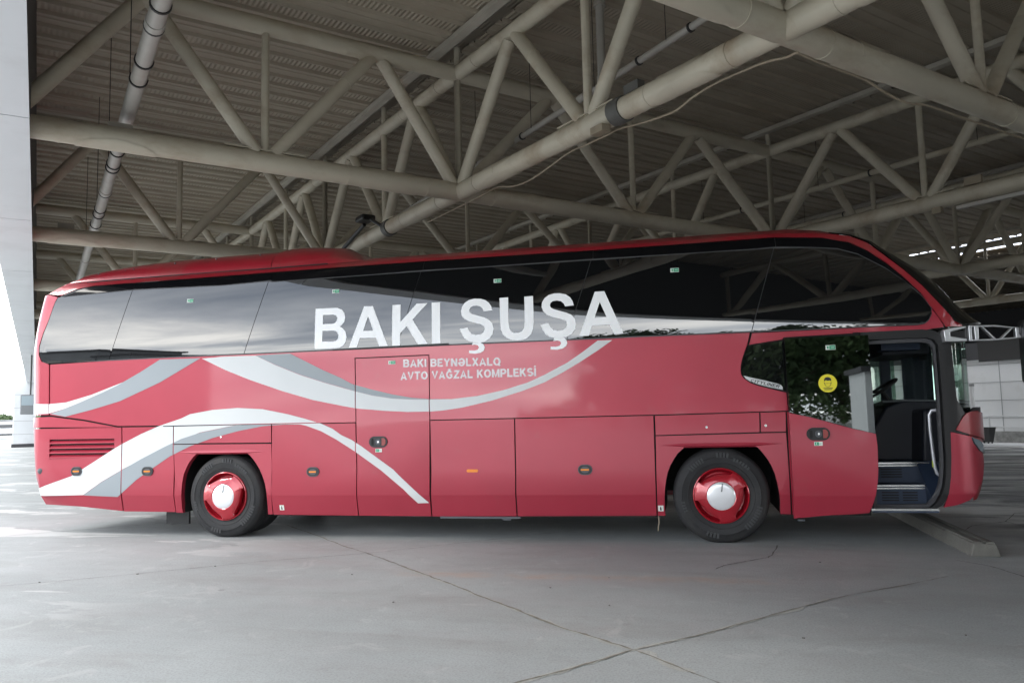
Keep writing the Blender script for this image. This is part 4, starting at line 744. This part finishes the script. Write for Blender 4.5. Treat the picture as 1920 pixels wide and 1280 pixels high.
for r_,b in enumerate(BROWS):
    pos=O+BX*b; pos.z=0; x0=-5.62+b*.0365
    t=thing('roof_truss',ALAB[r_] if r_<6 else 'one of the distant grey roof trusses far behind the coach, under the canopy','roof truss',pos,AL,'canopy trusses running away from the white fascia')
    chord(x0,21.1,O.z,RB,'bottom_chord',t,ABOT[::2],'x',plates=ABOT[1::2]); chord(x0,21.1,O.z+HT,RT,'top_chord',t,ABOT[::2],'x')
    if trussA is None:
        h=bpy.data.objects.new('h',None); web(ABOT,ATOP,t,'x',O.z+.10,O.z+HT-.08); trussA=[c for c in t.children if c.name.split('.')[0] in('post','diagonal')]; bpy.data.objects.remove(h)
    else:
        for c in trussA:
            if b>6 and min(v.co.x for v in c.data.vertices)<-4.9: continue
            d=c.copy(); COL.objects.link(d); d.parent=t
bb=[]; 
allb=BROWS
for i,b in enumerate(allb):
    bb.append(b)
    if i+1<len(allb): bb.append(b-LB*.0+(allb[i+1]-b)*.4685)
btop=[(a+c)/2 for a,c in zip(bb,bb[1:])]
BLAB=['grey truss over the white edge fascia, running along the open side of the canopy','pale grey truss with the looping cable, rising from the coach roof hump to the top','grey truss meeting the coach roof above the front window, a light strip beneath it','dark grey truss far behind the coach front, beyond the one with the light strip','dark grey truss along the far side of the canopy, before the white wall']
trussB=None
for i,a in enumerate(ABOT[::2]):
    pos=O+AX*a; pos.z=0; rz=AL+(FT if i==0 else 0)
    t=thing('roof_truss',BLAB[i],'roof truss',pos,rz,'canopy trusses running along the open edge')
    chord(-34,62,O.z,RB-.006,'bottom_chord',t,allb,'y',plates=bb[1::2]); chord(-34,62,O.z+HT,RT-.006,'top_chord',t,allb,'y')
    if trussB is None:
        web(bb,btop,t,'y',O.z+.10,O.z+HT-.08); trussB=[c for c in t.children if c.name.split('.')[0] in('post','diagonal')]
    else:
        for c in trussB: d=c.copy(); COL.objects.link(d); d.parent=t
    trB=t if i==1 else (trB if i>1 else None)
m_band=mat('dull_clamp_band',(.10,.098,.09),.6,var=.2,vscale=8)
# clamp bands on the truss that carries the cable
mb=MB()
for b in (-3.52,): mb.tube((0,b-.09,O.z),(0,b+.09,O.z),RB+.012,18)
mb.box((.0,-3.75,O.z+.17),(.10,.22,.10)); mb.build('clamp_band',m_band,trB)
MB().box((-.10,-3.30,O.z-.16),(.12,.20,.08)).build('junction_box',m_cable,trB)
MB().tube((0,2.35,O.z),(0,2.50,O.z),RB+.012,18).build('clamp_band',m_band,trB)
# roof deck
ZD=O.z+HT+.40
canopy=thing('canopy_roof','ribbed beige metal roof deck over the bus bays','roof',(O.x,O.y,0),AL)
def deck(x0,x1,y0,y1):
    prof=[]; y=y0; PER=.72
    k=math.floor(y0/PER)
    while k*PER<y1:
        o=k*PER
        prof+=[(o,0),(o+.025,-.045),(o+.045,-.045),(o+.065,.0),(o+.335,.0),(o+.355,-.045),(o+.375,-.045),(o+.40,0),(o+.53,.0),(o+.54,-.014),(o+.56,-.014),(o+.57,0)]; k+=1
    mb=MB(); n=len(prof)
    E=lambda x,y: -5.72+.0365*y if x<-5.5 else x
    for x in (x0,x1): mb.v+=[(E(x,a),a,ZD+h) for a,h in prof]
    mb.f+=[(i,i+1,n+i+1,n+i) for i in range(n-1)]
    o=len(mb.v); mb.v+=[(E(x,a),a,ZD+.16) for x in(x0,x1) for a in (prof[0][0],prof[-1][0])]; mb.f+=[(o,o+2,o+3,o+1)]
    return mb.build('deck_sheet',m_deck,canopy,smooth=0)
bx=ABOT[::2]
for a,c in zip([-6.0]+bx[1:-1],bx[1:]): deck(a+.10,c-.22,-48,64)
deck(20.8,21.95,-2.5,11.0)
deck(20.8,24.6,-48,-2.5); deck(20.8,24.6,11.0,64); deck(24.6,44,-48,64)      # the deck is open only over the strip before the white wall
m_purl=mat('pale_purlin_steel',(.46,.43,.37),.5,var=.1,vscale=3,dirt=(.30,.16,.07),dscale=1.8,dlo=.62,dhi=.85)
for a in bx[1:]:
    mb=MB().box((a-.30,8,ZD-.088),(.016,112,.075)).box((a-.235,8,ZD-.118),(.115,112,.014)).box((a-.06,8,ZD+.17),(.40,112,.02)); mb.build('purlin',m_purl,canopy,smooth=0)
    mb=MB()
    for b in bb: mb.tube((a,b,O.z+HT+.06),(a,b,ZD),.045,10)
    mb.build('deck_stub',m_steel,canopy)
# white fascia along the open edge
FD=Vector((-.6912,.7227,0)); FN=Vector((-.7227,-.6912,0)); F0=Vector((-.412,-2.780,0)); FZ=4.45
fas=thing('canopy_fascia','white panelled fascia along the open edge of the canopy, at the left edge','fascia',F0,math.atan2(FD.y,FD.x))
# local x along the edge; outward is +y
PAN=4.50
for k in range(-5,14):
    x0,x1=k*PAN+.012,(k+1)*PAN-.012
    mb=MB().add([(x0,0,FZ),(x1,0,FZ),(x1,.52,FZ),(x0,.52,FZ),(x0,.52,7.6),(x1,.52,7.6),(x0,.49,7.6),(x1,.49,7.6),(x0,.0,FZ+.03),(x1,.0,FZ+.03),(x1,.49,FZ+.03),(x0,.49,FZ+.03)],[(0,1,2,3),(3,2,5,4),(4,5,7,6),(8,11,10,9),(0,8,9,1),(10,11,6,7),(0,3,11,8),(1,9,10,2)])
    mb.build('fascia_panel',m_clad,fas,smooth=0)
MB().box((18,.02,FZ+1.5),(84,.03,2.9)).build('dark_edge_liner',m_claddark,fas,smooth=0)  # added dark liner, hides the bright inside of the fascia
MB().box((18,.25,FZ+.05),(84,.44,.02)).build('edge_backing',m_joint,fas,smooth=0)
# drain pipe hung along the open edge, with clamps and rods
def hung_pipe(p0,p1,r,label,clamps,rods,m_pipe=m_pipe):
    p0,p1=Vector(p0),Vector(p1); t=thing('drain_pipe',label,'pipe',(p0.x,p0.y,0)); off=(p0.x,p0.y,0)
    mb=MB().tube(p0,p1,r,18); d=(p1-p0).normalized()
    for u in range(1,int((p1-p0).length/3)): mb.tube(p0+d*(u*3-.07),p0+d*(u*3+.07),r+.010,18)
    mb.build('pipe',m_pipe,t,off)
    for u in clamps: MB().tube(p0+d*(u-.014),p0+d*(u+.014),r+.013,18).build('clamp',m_clip,t,off)
    for u in rods: q=p0+d*u; MB().tube(q+Vector((-r-.03,0,0)),(q.x-r-.03,q.y,ZD),.005,6).build('hanger_rod',m_clip,t,off)
hung_pipe((3.2,-5.15,5.1),(-22.5,21.7,5.1),.082,'white plastic drain pipe hung from the deck just inside the white fascia',[2.1,2.6,3.05,3.85,4.35,6.9,7.5,7.7,9.1,10.2,10.6,11.4,12.5],[4.3,7.2,9.6,13])
hung_pipe((6.55,-1.26,5.6),(-6,12.9,5.6),.042,'thin white pipe hung beside the truss with the looping cable',[.9,1.8,4.6,6.2],[1.2,2.6,4.2,6])
def onA(a,b,z): v=O+AX*a+BX*b; return (v.x,v.y,z)
hung_pipe(onA(7.9,-9.5,5.75),onA(7.9,30,5.75),.055,'beige pipe hung beyond the truss with the light strip',[4,8,11],[3,6,9,12],m_steel)
hung_pipe(onA(11.6,-9.5,6.1),onA(11.6,40,6.1),.06,'dark pipe deep in the shade, far behind the coach front',[4,8,11],[3,6,9,12],m_steel)
p=thing('pipe_drop','short vertical drain pipe above the truss with the looping cable','pipe',(0,0,0))
q=Vector((4.84,.86,0)); MB().tube((q.x,q.y,5.35),(q.x,q.y,ZD-.02),.055,12).build('pipe',m_pipe,p); MB().tube((q.x,q.y,5.62),(q.x,q.y,5.80),.068,12).tube((q.x,q.y,ZD-.10),(q.x,q.y,ZD-.02),.08,12).build('collar',m_pipe,p)
# looping cable
cb=[(1.788,2.739,4.545),(2.421,2.124,4.55),(2.985,1.577,4.56),(3.312,1.259,4.575),(3.578,1.0,4.49),(3.848,.737,4.46),(4.147,.447,4.506),(4.40,.19,4.56),(4.55,.05,4.58),(4.689,-.079,4.575),(4.999,-.381,4.57),(5.131,-.509,4.575),(5.376,-.747,4.525),(5.606,-.971,4.492),(5.771,-1.13,4.487),(5.93,-1.285,4.541),(6.082,-1.433,4.565),(6.212,-1.56,4.57),(6.406,-1.748,4.56),(6.565,-1.902,4.545),(6.72,-2.053,4.50),(6.76,-2.30,4.42),(6.80,-2.30,4.40),(6.971,-2.128,4.385),(7.169,-1.924,4.385),(7.427,-1.658,4.38),(7.644,-1.435,4.325),(7.885,-1.187,4.30),(8.147,-.918,4.345),(8.558,-.494,4.35),(9.008,-.032,4.355),(9.543,.519,4.36),(10.5,1.5,4.37)]
def smooth_path(p,n=4):
    out=[]; p=[Vector(q) for q in p]
    for i in range(len(p)-1):
        a,b,c,d=p[max(i-1,0)],p[i],p[i+1],p[min(i+2,len(p)-1)]
        for k in range(n):
            t=k/n; out.append(.5*((2*b)+(c-a)*t+(2*a-5*b+4*c-d)*t*t+(3*b-a-3*c+d)*t**3))
    return out+[p[-1]]
tag(MB().path(smooth_path(cb),.0115,8).build('cable',m_cable,None),'beige cable looping under the bottom tube of the truss above the coach','cable')
# floodlight clamped to the truss
fl=thing('floodlight','dark floodlight clamped to the truss just above the coach roof hump','floodlight',(.45,3.75,0))
fo_=(.45,3.75,0)
MB().box((.36,3.62,4.93),(.35,.25,.10),Matrix.Rotation(AL+PI/2,3,'Z')).build('lamp_head',m_black,fl,fo_,smooth=0,bevel=.03)
MB().tube((.30,3.72,4.86),(-.55,4.50,4.55),.035,8).build('arm',m_clip,fl,fo_); MB().tube((.52,3.50,4.88),(.76,3.36,4.72),.03,8).build('bracket',m_clip,fl,fo_)
ls=thing('light_strip','slim fluorescent batten under the bottom tube of the truss right of the coach','light',onA(6.96,-4.1,0),AL)
MB().box((-.10,0,O.z-.20),(.08,1.15,.05)).build('batten',m_pipe,ls,smooth=0); MB().box((-.06,.9,O.z-.16),(.10,.14,.10)).build('junction_box',m_cable,ls,smooth=0); MB().box((-.02,.35,O.z+.19),(.05,.26,.12)).build('bracket',m_cable,ls,smooth=0)
for k,(a,b,lab) in enumerate(((-4.4,.25,'small grey fixing plate on top of the bottom tube near the white fascia'),(-4.6,5.8,'grey fixing plate on the second visible bottom tube near the fascia'))):
    tag(MB().box(onA(a,b,O.z+.20),(.26,.05,.16),Matrix.Rotation(AL,3,'Z')).box(onA(a,b-.05,O.z+.13),(.30,.16,.02),Matrix.Rotation(AL,3,'Z')).build('fixing_plate',m_purl,None,smooth=0),lab,'bracket')
# ------------------------------------------------------------------ ground
g=bpy.data.meshes.new('ground'); g.from_pydata([(-900,-900,0),(900,-900,0),(900,900,0),(-900,900,0)],[],[(0,1,2,3)]); g.materials.append(m_ground)
go=bpy.data.objects.new('ground',g); COL.objects.link(go); go['kind']='structure'
def strip(name,pts,w0,m,jit=.4,z=.004,step=.06):
    P=[Vector((x,y,0)) for x,y in pts]; Q=[]
    for a,b in zip(P,P[1:]):
        n=max(1,int((b-a).length/step)); Q+=[a+(b-a)*i/n for i in range(n)]
    Q.append(P[-1]); mb=MB(); off=0
    for i,p in enumerate(Q):
        d=(Q[min(i+1,len(Q)-1)]-Q[max(i-1,0)]).normalized(); n=Vector((-d.y,d.x,0)); off=off*.8+random.uniform(-1,1)*w0*.35
        l=w0*(.5+random.uniform(-jit,jit)); r=w0*(.5+random.uniform(-jit,jit))
        if i in(0,len(Q)-1): l=r=.001
        mb.v+=[tuple(p+n*(off+l)+Vector((0,0,z))),tuple(p+n*(off-r)+Vector((0,0,z)))]
    mb.f+=[(2*i,2*i+1,2*i+3,2*i+2) for i in range(len(Q)-1)]
    o=mb.build(name,m,None,smooth=0); o['kind']='structure'; return o
J1=[(.2,1.17),(.749,.623),(1.28,.084),(1.908,-.560),(2.296,-.904),(2.922,-1.560),(3.704,-2.366),(4.276,-2.970),(4.866,-3.573),(5.361,-3.993)]
J1b=[(5.361,-3.993),(5.529,-4.18),(5.711,-4.384),(5.876,-4.559),(6.4,-5.1)]
J2=[(-2.9,-4.55),(-1.6,-3.6),(-.639,-2.932),(-.053,-2.555),(.771,-1.931),(1.368,-1.450),(2.296,-.904),(2.811,-.456),(3.574,.239),(4.2,.8)]
J3=[(4.2,-5.3),(4.676,-4.782),(5.077,-4.335),(5.361,-3.993)]; J3b=[(5.361,-3.993),(5.819,-3.538),(6.274,-3.024),(6.757,-2.481),(7.036,-2.232),(7.323,-2.009),(7.856,-1.536)]
strip('slab_joint',J1,0.0177,m_crack); strip('slab_joint',J2,0.0075,m_crackdark,.45); strip('slab_joint',J3,0.0136,m_crack); strip('slab_joint',J3b,0.0109,m_crack,.48); strip('slab_joint',J1b,0.0122,m_crack)
strip('joint_mortar',J1[5:],.032,m_mortar,.48,.0025); strip('joint_mortar',J3+J3b[1:4],.034,m_mortar,.48,.0022); strip('joint_mortar',J1b[:3],.07,m_mortar,.48,.0019)
strip('crack',[(5.92,-1.451),(6.019,-1.239),(6.259,-.976),(6.40,-.84),(6.449,-.791),(6.50,-.66),(6.53,-.487),(6.58,-.25),(6.616,-.059)],.012,m_crackdark,.45,step=.035)
strip('crack',[(8.125,-.78),(8.315,-1.021),(8.36,-1.15),(8.406,-1.368),(8.468,-1.58),(8.6,-2.0)],.010,m_crackdark,.45,step=.035)
strip('crack',[(8.7,.9),(9.0,1.5),(9.5,1.9),(9.9,2.7),(10.4,3.0),(10.2,3.9)],.012,m_crackdark,.45,step=.05); strip('crack',[(9.2,.3),(9.6,1.0),(9.5,1.9)],.010,m_crackdark,.45,step=.05)
for k in (1,2,3): strip('slab_joint',[(2.3-4.37*.707*k*1.0-9*.73,-.9+4.37*.707*k-9*.68),(2.3-4.37*.707*k+9*.73,-.9+4.37*.707*k+9*.68)],.014,m_crackdark,.4,step=.15)
for k in (1,2): strip('slab_joint',[(2.3-4.4*.73*k+2,-.9-4.4*.68*k-2),(2.3-4.4*.73*k-16,-.9-4.4*.68*k+16)],.014,m_crackdark,.4,step=.15)
# little stones and leaves on the slab
mb=MB()
for x,y in ((1.0,-1.75),(.45,-2.2),(-.25,-2.65),(4.55,-2.35),(5.1,-2.9),(6.4,-3.6),(2.6,-2.0),(7.4,-3.4),(3.4,-3.0),(6.9,-1.0),(5.0,-1.9)):
    mb.box((x,y,.004),(.012+random.random()*.01,.009,.006),Matrix.Rotation(random.random()*3,3,'Z'))
o=mb.build('ground_debris',m_crackdark,None); o['kind']='stuff'; o['label']='specks of grit lying on the concrete'; 
# wheel stop in front of the coach
ws=thing('wheel_stop','long weathered concrete parking stop lying in front of the coach','wheel stop',(8.46,.7,0))
MB().prism([(-.135,0),(.135,0),(.095,.125),(-.10,.125)],-1.28,2.6).build('stop_body',m_conc,ws,bevel=.012)
MB().prism([(-.085,.124),(-.012,.124),(-.018,.138),(-.08,.138)],-1.27,2.6).prism([(.012,.124),(.085,.124),(.08,.138),(.018,.138)],-1.27,2.6).build('stop_ridge',m_conc,ws,smooth=0)
# ------------------------------------------------------------------ beyond the canopy on the right: white panelled building
WP=Vector((16.75,22.4,0)); W=thing('terminal_building','white panelled building beyond the far side of the canopy','building',WP,AL+PI/2)
# local x runs along the wall (away to the far left), outside (towards the coach) is +y
mb=MB().box((6,-.15,2.0),(90,.3,3.2)); mb.build('wall',m_wall,W,smooth=0)
mb=MB()
for k in range(-28,38): mb.box((k*1.35,.004,1.75),(.022,.012,2.65))
for z in (.92,1.55,2.2,2.85): mb.box((6,.006,z),(90,.012,.02))
mb.build('panel_joints',m_joint,W,smooth=0)
MB().box((6,-.10,.22),(90,.32,.44)).build('plinth',mat('stone_plinth',(.34,.34,.33),.8,var=.3,vscale=6),W,smooth=0)
MB().box((6,-.10,3.35),(90,.40,.62)).build('dark_upper_band',m_claddark,W,smooth=0)
MB().box((6,-3.2,3.62),(90,6.4,.08)).build('roof',m_claddark,W,smooth=0)
MB().box((-1.2,.75,3.3),(3.0,.1,.75)).build('sign_board',m_black,W,smooth=0)
bw=thing('added_back_wall','added dark wall closing the far end of the canopy behind the white wall','building',onA(43.5,8,0),AL); MB().box((0,0,3.6),(.5,110,7.2)).build('wall',m_claddark,bw,smooth=0); MB().box((0,0,7.3),(.9,111,.2)).build('roof_edge',m_black,bw,smooth=0)  # added wall, shuts out light so the far canopy stays dark
tag(MB().box((WP+BX*6+AX*-1.6+Vector((0,0,.02))),(46,1.6,.10),Matrix.Rotation(AL+PI/2,3,'Z')).build('pavement',m_wall,None,smooth=0),None,None,None,'structure')
rl=thing('railing','low white handrail along the foot of the white building','railing',WP-AX*1.0,AL+PI/2); mb=MB()
mb.tube((-14,0,.62),(20,0,.62),.022,8).tube((-14,0,1.0),(20,0,1.0),.022,8); mb.build('rail',m_wall,rl)
for k in range(-6,9): MB().tube((k*2.3,0,0),(k*2.3,0,1.02),.025,8).build('rail_post',m_wall,rl)
bo=thing('pipe_post','white capped pipe post beside the coach nose, in front of the white wall','post',(15.45,21.35,0))
MB().tube((0,0,0),(0,0,2.05),.085,14).build('pipe',m_wall,bo); MB().tube((0,0,2.05),(0,0,2.13),.10,14).build('cap',m_joint,bo)
bn=thing('litter_bin','small dark planter-shaped bin at the foot of the white wall','bin',(15.78,21.3,0),AL)
MB().add([(-.16,-.16,.12),(.16,-.16,.12),(.16,.16,.12),(-.16,.16,.12),(-.24,-.24,.62),(.24,-.24,.62),(.24,.24,.62),(-.24,.24,.62)],[(0,3,2,1),(0,1,5,4),(1,2,6,5),(2,3,7,6),(3,0,4,7)]).build('bin_body',m_black,bn,smooth=0)
MB().box((-.13,-.13,.06),(.04,.04,.12)).box((.13,-.13,.06),(.04,.04,.12)).box((.13,.13,.06),(.04,.04,.12)).box((-.13,.13,.06),(.04,.04,.12)).build('bin_leg',m_black,bn,smooth=0)
# ------------------------------------------------------------------ far left: column, box, van, trees
CP=Vector((-39.3,37.0,0)); cl_=thing('canopy_column','white clad column under the far end of the fascia','column',CP,AL)
MB().box((0,0,2.6),(1.3,1.3,5.2)).build('shaft',m_clad,cl_,smooth=0); mb=MB()
for z in (.9,1.8,2.7,3.6): mb.box((0,0,z),(1.32,1.32,.025))
mb.build('panel_joints',m_joint,cl_,smooth=0); MB().box((0,0,.12),(1.42,1.42,.24)).build('base',m_claddark,cl_,smooth=0)
sb=thing('notice_box','grey glass-fronted box hanging beside the rear of the coach','sign',(-21.4,19.0,0),R(40))
MB().box((0,0,2.35),(.70,.22,.82)).build('case',m_conc_wall,sb,smooth=0,bevel=.03); MB().box((0,-.112,2.52),(.62,.01,.40)).build('pane',mat('pale_glass',(.35,.42,.46),.2),sb,smooth=0); MB().tube((0,0,2.76),(0,0,4.9),.03,8).build('hanger',m_clip,sb)
# van
vn=thing('parked_van','small white van parked far off at the left edge','van',(-73.5,69.4,0),R(-42))
prof=[(-2.3,.45),(-2.35,1.2),(-2.1,2.05),(-1.7,2.2),(1.0,2.2),(1.55,1.95),(2.05,1.2),(2.45,1.05),(2.55,.5)]
MB().prism(prof,-.9,.9).build('body',m_van,vn,bevel=.08)
MB().add([(1.12,-.8,2.1),(1.12,.8,2.1),(1.98,.82,1.3),(1.98,-.82,1.3),(1.22,-.8,2.18),(1.22,.8,2.18),(2.12,.82,1.3),(2.12,-.82,1.3)],[(4,5,6,7),(0,3,2,1),(0,1,5,4),(2,3,7,6),(0,4,7,3),(1,2,6,5)]).build('windscreen',m_glass,vn,smooth=0)
for q in (-1,1):
    MB().prism([(-1.7,1.35),(-1.7,2.0),(.9,2.0),(1.5,1.35)],q*.91-.01,q*.91+.01).build('side_window',m_glass,vn,smooth=0)
    for x in (-1.5,1.6): MB().lathe([(.0,-.1),(.2,-.1),(.34,-.08),(.36,0),(.34,.1),(0,.1)],(x,q*.84,.36),20).build('wheel',m_tyre,vn)
    MB().box((2.52,q*.62,.85),(.08,.3,.16)).build('headlight',m_chrome,vn,smooth=0)
MB().box((2.56,0,.5),(.06,1.5,.2)).build('bumper',m_black,vn,smooth=0)
# trees
LEAF={}
def leaf_mesh(kind,rx,rz,n,seed,ls):
    rnd=random.Random(seed); mb=MB(); lobes=[(Vector((rnd.uniform(-.62,.62)*rx,rnd.uniform(-.62,.62)*rx,rnd.uniform(-.55,.7)*rz)),rnd.uniform(.32,.62)) for _ in range(13)]
    for i in range(n):
        c,s=lobes[rnd.randrange(len(lobes))]; u=Vector((rnd.gauss(0,1),rnd.gauss(0,1),rnd.gauss(0,1))).normalized()*(rnd.random()**.4)
        p=c+Vector((u.x*rx*s,u.y*rx*s,u.z*rz*s)); a=Vector((rnd.gauss(0,1),rnd.gauss(0,1),rnd.gauss(0,.7))).normalized(); b=a.orthogonal().normalized(); q=ls*rnd.uniform(.6,1.4)
        mb.add([p-a*q,p+b*q*.45,p+a*q,p-b*q*.45],[(0,1,2,3)])
    return mb
def tree(x,y,h,rx,kind,seed,label,group,n=3200,ls=.32):
    t=thing('broadleaf_tree',label,'tree',(x,y,0),0,group); rnd=random.Random(seed); tr=MB(); tr.path([(0,0,0),(.1*rnd.uniform(-1,1),.1,h*.25),(.2*rnd.uniform(-1,1),.0,h*.62)],.22*h/8,9,True,.10*h/8)
    for k in range(5):
        a=rnd.random()*6.28; tr.path([(0,0,h*(.28+.07*k)),(math.cos(a)*rx*.35,math.sin(a)*rx*.35,h*(.42+.07*k)),(math.cos(a)*rx*.7,math.sin(a)*rx*.7,h*(.50+.08*k))],.08*h/8,6,True,.02)
    tr.build('trunk',m_bark,t)
    mb=leaf_mesh(kind,rx,h*.42,n,seed,ls); mb.v=[(a,b,c+h*.60) for a,b,c in mb.v]; mb.build('crown',m_leafs[kind],t,smooth=0)
tree(-172,168,4.6,5.2,1,3,'small green tree on the horizon behind the white van','trees on the far left horizon')
tree(-181,163,4.0,5.0,1,4,'low green tree on the horizon left of the white van','trees on the far left horizon')
tree(-164,172,3.9,4.2,1,5,'pale low tree on the horizon right of the white van','trees on the far left horizon')
# what the glass mirrors: trees, a low white kiosk and grey blocks behind the viewer
for k in range(18):
    x=-2+4.5*k+random.uniform(-1,1); tree(x,-72+random.uniform(-4,4)-.1*k,random.uniform(10.5,13.0),random.uniform(4.8,6.0),random.choice((0,0,1)),20+k,'one of the dense green trees standing in a row behind the viewer','trees behind the viewer',2200,.5)
hg=leaf_mesh(0,1,1,1,1,.3); hg.v=[]; hg.f=[]; rnd=random.Random(5)
for i in range(9000):
    x=rnd.uniform(-10,82); y=-64+rnd.uniform(-.9,.9); z=(3.0+.5*math.sin(x*.9)+.3*math.sin(x*2.3))*rnd.random()**.6; a=Vector((rnd.gauss(0,1),rnd.gauss(0,1),rnd.gauss(0,.7))).normalized(); b=a.orthogonal().normalized(); p=Vector((x,y,z)); q=.3*rnd.uniform(.6,1.4)
    hg.add([p-a*q,p+b*q*.5,p+a*q,p-b*q*.5],[(0,1,2,3)])
tag(hg.build('hedge',m_leafs[1],None,smooth=0),'added green hedge hiding the bright ground below the trees behind the viewer','hedge')  # added to cover the bright strip under the trees in the reflections
kb=thing('kiosk','white flat-roofed kiosk behind the viewer, mirrored in the door glass','kiosk',(15.4,-25,0),0); MB().box((0,0,1.65),(6,3,3.3)).build('wall',m_wall,kb,smooth=0); MB().box((0,0,3.4),(6.3,3.4,.2)).build('roof',m_conc_roof,kb,smooth=0); MB().box((0,1.52,1.2),(1.0,.05,2.1)).build('door',m_claddark,kb,smooth=0)
for k,(x,y,wd,h) in enumerate(((-54,-56,18.,11.4),(-43.2,-56,3.4,9.6))):
    b_=thing('grey_building','grey flat-roofed building behind the viewer, %s of two mirrored in the rear windows'%('taller' if k==0 else 'lower'),'building',(x,y,0),0); MB().box((0,0,h/2),(wd,12,h)).build('wall',m_conc_wall,b_,smooth=0); MB().box((0,0,h+.25),(wd+.8,12.8,.5)).build('roof',m_conc_roof,b_,smooth=0)
    for i in range(int(wd/3)):
        for j in range(int(h/3.3)): MB().box((-wd/2+1.8+3*i,6.02,1.9+3.2*j),(1.6,.06,1.5)).build('window',m_glass,b_,smooth=0)
